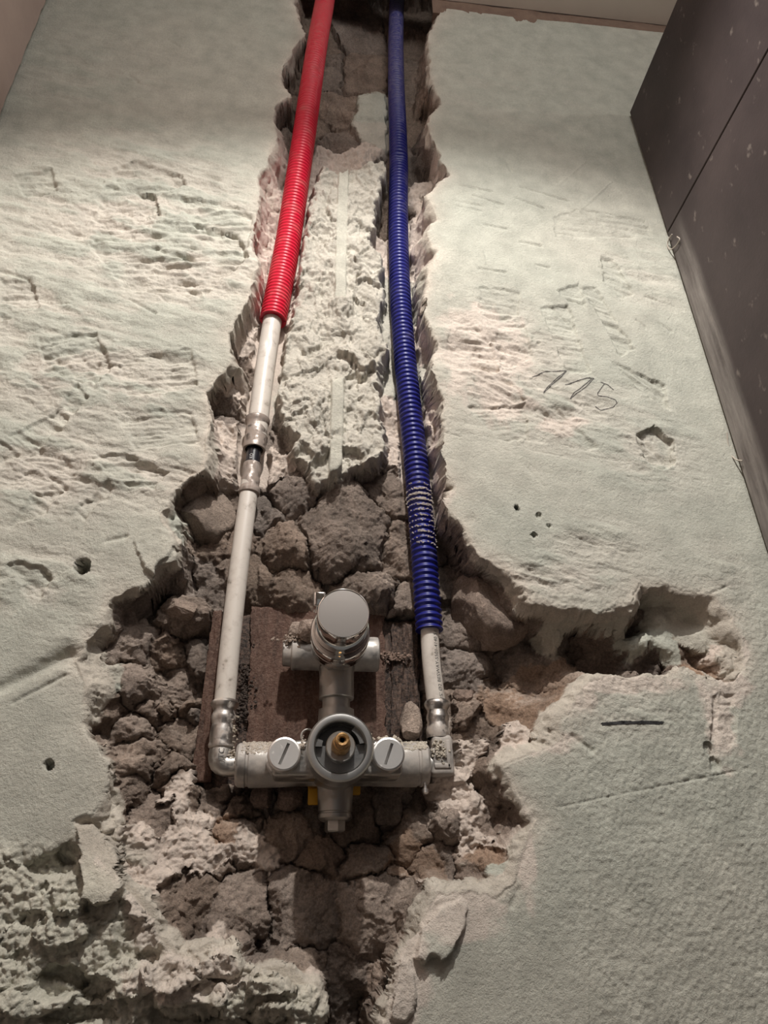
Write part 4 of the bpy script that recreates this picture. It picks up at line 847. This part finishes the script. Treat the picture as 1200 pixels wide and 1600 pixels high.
h_ = lathe_obj('drilled_hole', (VX, 0, VZ), (0, 1, 0), [(-.0385, 0), (-.0484, .00128)], M_hole, None, 24); h_.parent = sp0; h_.location = (0, 0, 0)
# slotted stop screws left and right
for sx, rot, lab in ((-.0085, 22, 'left slotted stop screw'), (.0565, 20, 'right slotted stop screw')):
    o = lathe_obj('stop_screw', (sx, 0, VZ), (0, 1, 0), [(-.0075, 0), (-.0076, .0090), (-.0072, .0100), (-.0064, .0103), (-.004, .0104), (.006, .0104), (.006, .0112), (.012, .0116), (.024, .0118), (.024, 0)], M_cap, val, 56)
    bm = bmesh.new(); box(bm, (-.0009, -.012, -.0068), (.0009, -.0012, .0068))
    bmesh.ops.rotate(bm, verts=bm.verts, cent=(0, 0, 0), matrix=Matrix.Rotation(math.radians(rot), 3, 'Y')); bmesh.ops.translate(bm, verts=bm.verts, vec=(sx, 0, VZ))
    ct = from_bm('c', bm, None, None, smooth=False); ct.parent = None; ct.location = (0, 0, 0)
    op = o.parent; ol = o.location.copy(); o.parent = None; o.location = (0, 0, 0); bpy.context.view_layer.update(); boolean(o, ct); o.parent = op; o.location = ol
    for p in o.data.polygons: p.use_smooth = False
    bm = bmesh.new(); bm.from_mesh(o.data)
    for f_ in bm.faces: f_.smooth = abs(f_.normal.y) < .9
    for e in bm.edges:
        if len(e.link_faces) == 2 and e.calc_face_angle(0) > math.radians(30): e.smooth = False
    bm.to_mesh(o.data); bm.free()
    if not o.data.materials: o.data.materials.append(M_cap)
# thermostat body: side stubs, chrome sleeve, knob
bm = bmesh.new()
lathe(bm, (-.0135, PZ, UZ), (1, 0, 0), [(0, 0), (0, .0082), (.0006, .0092), (.006, .0095), (.0064, .0112), (.0070, .0120), (.0085, .0120), (.0090, .0117), (.022, .0119), (.040, .0128)], 40)
lathe(bm, (.0552, PZ, UZ), (-1, 0, 0), [(0, 0), (0, .0112), (.0008, .0122), (.003, .0124), (.016, .0122), (.032, .0130)], 40)
lathe(bm, (VX, 0, UZ), (0, 1, 0), [(.002, .0185), (.010, .0178), (.018, .0170), (.034, .0165), (.044, .0130), (.044, 0)], 8, up=(math.cos(math.radians(22.5)), 0, math.sin(math.radians(22.5))))
from_bm('thermostat_body', bm, M_dusty_grey, val)
lathe_obj('chrome_sleeve', (VX, 0, UZ), (0, 1, 0), [(-.0270, .0130), (-.0270, .0172), (-.0262, .0180), (-.0235, .0182), (-.0228, .0178), (-.0185, .0178), (-.0178, .0192), (-.0165, .0198), (-.0090, .0198), (-.0085, .0193), (-.0078, .0193), (-.0072, .0198), (.0015, .0198), (.0030, .0188), (.0035, .0150)], M_chrome, val, 72)
kb = lathe_obj('thermostat_knob', (VX, 0, UZ), (0, 1, 0), [(-.0508, .0155), (-.0514, .0157), (-.0513, .0160), (-.0500, .0164), (-.0300, .0164), (-.0290, .0160), (-.0265, .0158)], M_chrome, val, 72)
kf = lathe_obj('knob_face', (VX, 0, UZ), (0, 1, 0), [(-.0510, 0), (-.0510, .0080), (-.0509, .0156)], M_knobface, None, 72); kf.parent = kb; kf['label'] = 'brushed flat face of the knob'
p = at(491, 946, -.030)
bt = box_obj('knob_button', (p[0]-.0006, -.0420, p[2]-.0048), (p[0]+.0070, -.0280, p[2]+.0052), M_chrome, None, .0012, 3); bt.parent = kb; bt['label'] = 'small chrome push button on the knob side'
# loop of wire beside the housing
bm = bmesh.new(); c0 = at(481, 1150, .005); ring = [c0+np.array([math.cos(a)*.0042, 0, math.sin(a)*.0042]) for a in np.linspace(.2, 5.2, 30)]
sweep(bm, np.array(ring), np.full(30, .0007), 8); from_bm('wire_loop', bm, M_brass_grey, val)
# plaster crust on the arms
def crust(name, cen, spread, n_, size, parent, col, axis_r=None):
    pts = []
    for _ in range(n_):
        if axis_r:                                                     # on a tube lying along x
            x = random.uniform(*spread[0]); a = math.radians(random.uniform(*spread[1])); p = (x, cen[1]-math.cos(a)*axis_r, cen[2]+math.sin(a)*axis_r)
        else: p = tuple(c+random.gauss(0, s_) for c, s_ in zip(cen, spread))
        k = random.uniform(.5, 1.2)*size; pts.append((p, (k, k*.6, k*.8)))
    return crumbs(name, pts, M_mud, parent, 1, col)
bm = None
crust('plaster_crust', (0, PZ, VZ), ((-.036, -.017), (20, 75)), 170, .0011, val, (.55, .49, .42), .0139)
crust('plaster_crust', (0, PZ, VZ), ((.064, .086), (30, 85)), 170, .0013, val, (.58, .53, .45), .0139)
crust('plaster_crust', (.0590, -.0005, VZ+.0098), (.0035, .0015, .0012), 45, .0012, val, (.55, .49, .41))
crust('plaster_crust', (.0455, -.001, VZ+.004), (.0010, .002, .004), 40, .0010, val, (.52, .45, .38))
crust('plaster_crust', (.003, -.001, VZ+.006), (.0010, .002, .003), 30, .0009, val, (.52, .45, .38))
crust('plaster_crust', (.0945, PZ-.008, 1.4445), (.0022, .0008, .004), 70, .0011, elR, (.56, .51, .43))
crust('plaster_crust', (-.0430, PZ-.005, 1.4425), (.003, .0012, .0015), 60, .0010, elL, (.56, .50, .42))
crust('plaster_crust', (-.0445, PZ-.002, 1.4560), (.0014, .001, .0045), 50, .0010, elL, (.48, .42, .34))
crust('plaster_crust', (-.004, PZ-.011, UZ+.007), (.006, .001, .0025), 80, .0011, val, (.36, .29, .24))
# droplet screw under the right arm
b_ = lathe_obj('drain_nipple', tuple(at(664, 1222, .024)), (0, 0, -1), [(0, 0), (0, .0011), (.0040, .0011), (.0042, .0020), (.0066, .0020), (.0075, .0010), (.0075, 0)], M_cap, val, 16)
# yellow spacer behind the housing
yb = bmesh.new()
for x0, x1, z0, z1 in ((.0075, .0145, 1.4135, 1.4240), (.0335, .0425, 1.4195, 1.4265)): box(yb, (x0, .0385, z0), (x1, .0420, z1), .0010, 2)
box(yb, (.0075, .0420, 1.4200), (.0425, .0445, 1.4300), .001, 1)
tag(from_bm('valve_spacer', yb, M_yellow), 'yellow plastic spacer peeping out behind the valve housing', 'spacer')

# ------------------------------------------------------------------ wooden backing board
BY = .049
brd = empty('wooden_backing_board', (.015, BY, 1.43), 'red-brown wooden board with crusted dark strips behind the mixer valve', 'wooden board')
def plank(name, quad, y0, y1, m, amp=.0006, jag=.0016, label=None, seed=0):
    """quad: top-left, top-right, bottom-right, bottom-left as (x, z)"""
    bm = bmesh.new(); nu, nv = 60, 110; G = []
    tl, tr, br, bl = [np.array(q) for q in quad]
    for j in range(nv+1):
        v = j/nv; row = []
        for i in range(nu+1):
            u = i/nu; p = (tl*(1-u)+tr*u)*(1-v)+(bl*(1-u)+br*u)*v; a = np.array([p[1]]); b = np.array([p[0]])
            if i in (0, nu): p = p+np.array([jag*float(fbm(a*130, a*0+i, seed+7)[0]), 0])
            if j in (0, nv): p = p+np.array([0, jag*float(fbm(b*150, b*0+j, seed+9)[0])])
            y = y0+amp*float(fbm(np.array([p[0]*230]), np.array([p[1]*45]), seed)[0])
            if i in (0, nu) or j in (0, nv): y += .0006
            row.append(bm.verts.new((p[0], y, p[1])))
        G.append(row)
    for j in range(nv):
        for i in range(nu): bm.faces.new((G[j][i], G[j][i+1], G[j+1][i+1], G[j+1][i]))
    per = [G[0][i] for i in range(nu+1)]+[G[j][nu] for j in range(1, nv+1)]+[G[nv][i] for i in range(nu-1, -1, -1)]+[G[j][0] for j in range(nv-1, 0, -1)]
    back = [bm.verts.new((v.co.x, y1, v.co.z)) for v in per]; k = len(per)
    for i in range(k): bm.faces.new((per[i], per[(i+1) % k], back[(i+1) % k], back[i]))
    bm.faces.new(back); o = from_bm(name, bm, m, brd, True, 50)
    if label: o['label'] = label
    return o
def q2(P, y): return [(at(a, b, y)[0], at(a, b, y)[2]) for a, b in P]
plank('crusted_panel', q2([(338, 958), (652, 972), (660, 1235), (318, 1235)], .053), .0525, .062, M_crust, .0016, .001, 'dark crusted layer under the wooden planks', 3)
plank('plank', q2([(394, 948), (600, 958), (604, 1200), (384, 1200)], BY), BY-.0010, .0535, M_wood, .0009, .0012, None, 13)
plank('plank', q2([(334, 955), (347, 955), (330, 1224), (299, 1222)], BY), BY-.002, .0535, M_wood, .0009, .0008, None, 23)
plank('plank', q2([(612, 972), (652, 975), (654, 1150), (612, 1160)], BY), BY+.0012, .0535, M_crust, .0022, .0016, None, 33)
crust('mortar_crumbs', (.0690, .0475, 1.5180), (.0060, .0008, .0018), 70, .0013, brd, (.26, .19, .155))
crust('mortar_crumbs', (-.0405, .0490, 1.4900), (.0045, .0010, .0160), 220, .0010, brd, (.09, .07, .06))

# ------------------------------------------------------------------ loose pieces
def rock(name, c, s_, label, group=None, seed=1, col=(.25, .19, .155), m=M_stone):
    bm = bmesh.new(); bmesh.ops.create_icosphere(bm, subdivisions=5, radius=1); rs = np.random.RandomState(seed)
    cuts = [(Vector(rs.normal(size=3)).normalized(), rs.uniform(.62, .86)) for _ in range(11)]
    for v in bm.verts:
        n_ = v.co.normalized(); p = n_.copy()
        for d, t in cuts:
            k = p.dot(d)
            if k > t: p -= d*(k-t)
        a = np.array([n_.x*3+seed]); b = np.array([n_.z*3+n_.y*2]); p *= 1+.06*float(fbm(a, b, seed, 3)[0])+.03*float(fbm(a*5, b*5, seed+4, 3)[0])
        v.co = Vector((p.x*s_[0], p.y*s_[1], p.z*s_[2]))
    o = from_bm(name, bm, m, None, True, 60); o.location = c; ca = o.data.color_attributes.new('tint', 'FLOAT_COLOR', 'POINT')
    ca.data.foreach_set('color', np.tile(np.array([*col, 1], np.float32), len(o.data.vertices)))
    return tag(o, label, 'stone', group)
def on_wall(px, py, y): return tuple(at(px, py, y))
rock('stone', on_wall(766, 950, .040), (.0320, .026, .0330), 'large angular brown boulder in the masonry to the right of the blue conduit end', seed=52, col=(.31, .245, .205))
rock('stone', on_wall(311, 812, .044), (.0290, .024, .0290), 'large angular brown boulder in the masonry to the left of the steel coupling', seed=57, col=(.29, .235, .195))
rock('stone', on_wall(452, 1246, .044), (.0098, .007, .0088), 'roundish dark stone wedged under the left arm of the valve, beside the yellow spacer', seed=3, col=(.22, .165, .135))
rock('stone', on_wall(409, 1247, .044), (.0085, .007, .0085), 'smaller dark stone wedged under the left arm of the valve, nearer the elbow', seed=8, col=(.20, .15, .125))
rock('stone', on_wall(284, 952, .030), (.0155, .010, .0078), 'flat pale-topped stone jutting from the masonry to the left of the lower white pipe', seed=12, col=(.33, .26, .215))
rock('stone', on_wall(727, 1090, .038), (.0095, .008, .0068), 'small brown stone jutting out just right of the right elbow', seed=17, col=(.27, .205, .17))
rock('mortar_lump', on_wall(483, 984, .016), (.0085, .008, .0090), 'dusty mortar lump lying on the left stub of the valve by the knob', seed=21, col=(.36, .285, .24))
rock('mortar_lump', on_wall(464, 987, .024), (.0070, .007, .0072), 'rough mortar lump on the left stub of the valve, further from the knob', seed=24, col=(.36, .29, .245))
rock('mortar_lump', on_wall(641, 1130, .040), (.0085, .008, .0150), 'pale crusty mortar lump between the wooden board and the right elbow', seed=31, col=(.46, .37, .31))
for o in list(COL.objects):
    if o.name.startswith('mortar_lump'): o['category'] = 'mortar lump'

# thin strands hanging in the right corner
def strand(name, P, r, m, label):
    C, s = resample(catmull(P, 12), .0015); bm = bmesh.new(); sweep(bm, C, np.full(len(C), r), 8); return tag(from_bm(name, bm, m), label, 'strand')
def cw_(px, py, x=.3565):                                              # a point on the tile face
    d = ROT@np.array([px-600, 800-py, -F_PX]); t = (x-CAM[0])/d[0]; return CAM+t*d
M_strand = mat('pale_string', (.42, .38, .33), .8)
strand('sealant_strand', [cw_(1050, 366), cw_(1046, 372), cw_(1043, 382), cw_(1047, 390), cw_(1056, 384), cw_(1062, 374), cw_(1058, 370)], .0006, M_strand, 'thin curled strand at the tile joint in the right corner')
strand('sealant_strand', [cw_(1136, 676), cw_(1138, 695), cw_(1142, 710), cw_(1150, 718), cw_(1160, 720)], .0006, M_strand, 'thin bent strand hanging low on the dusty tile edge in the right corner')
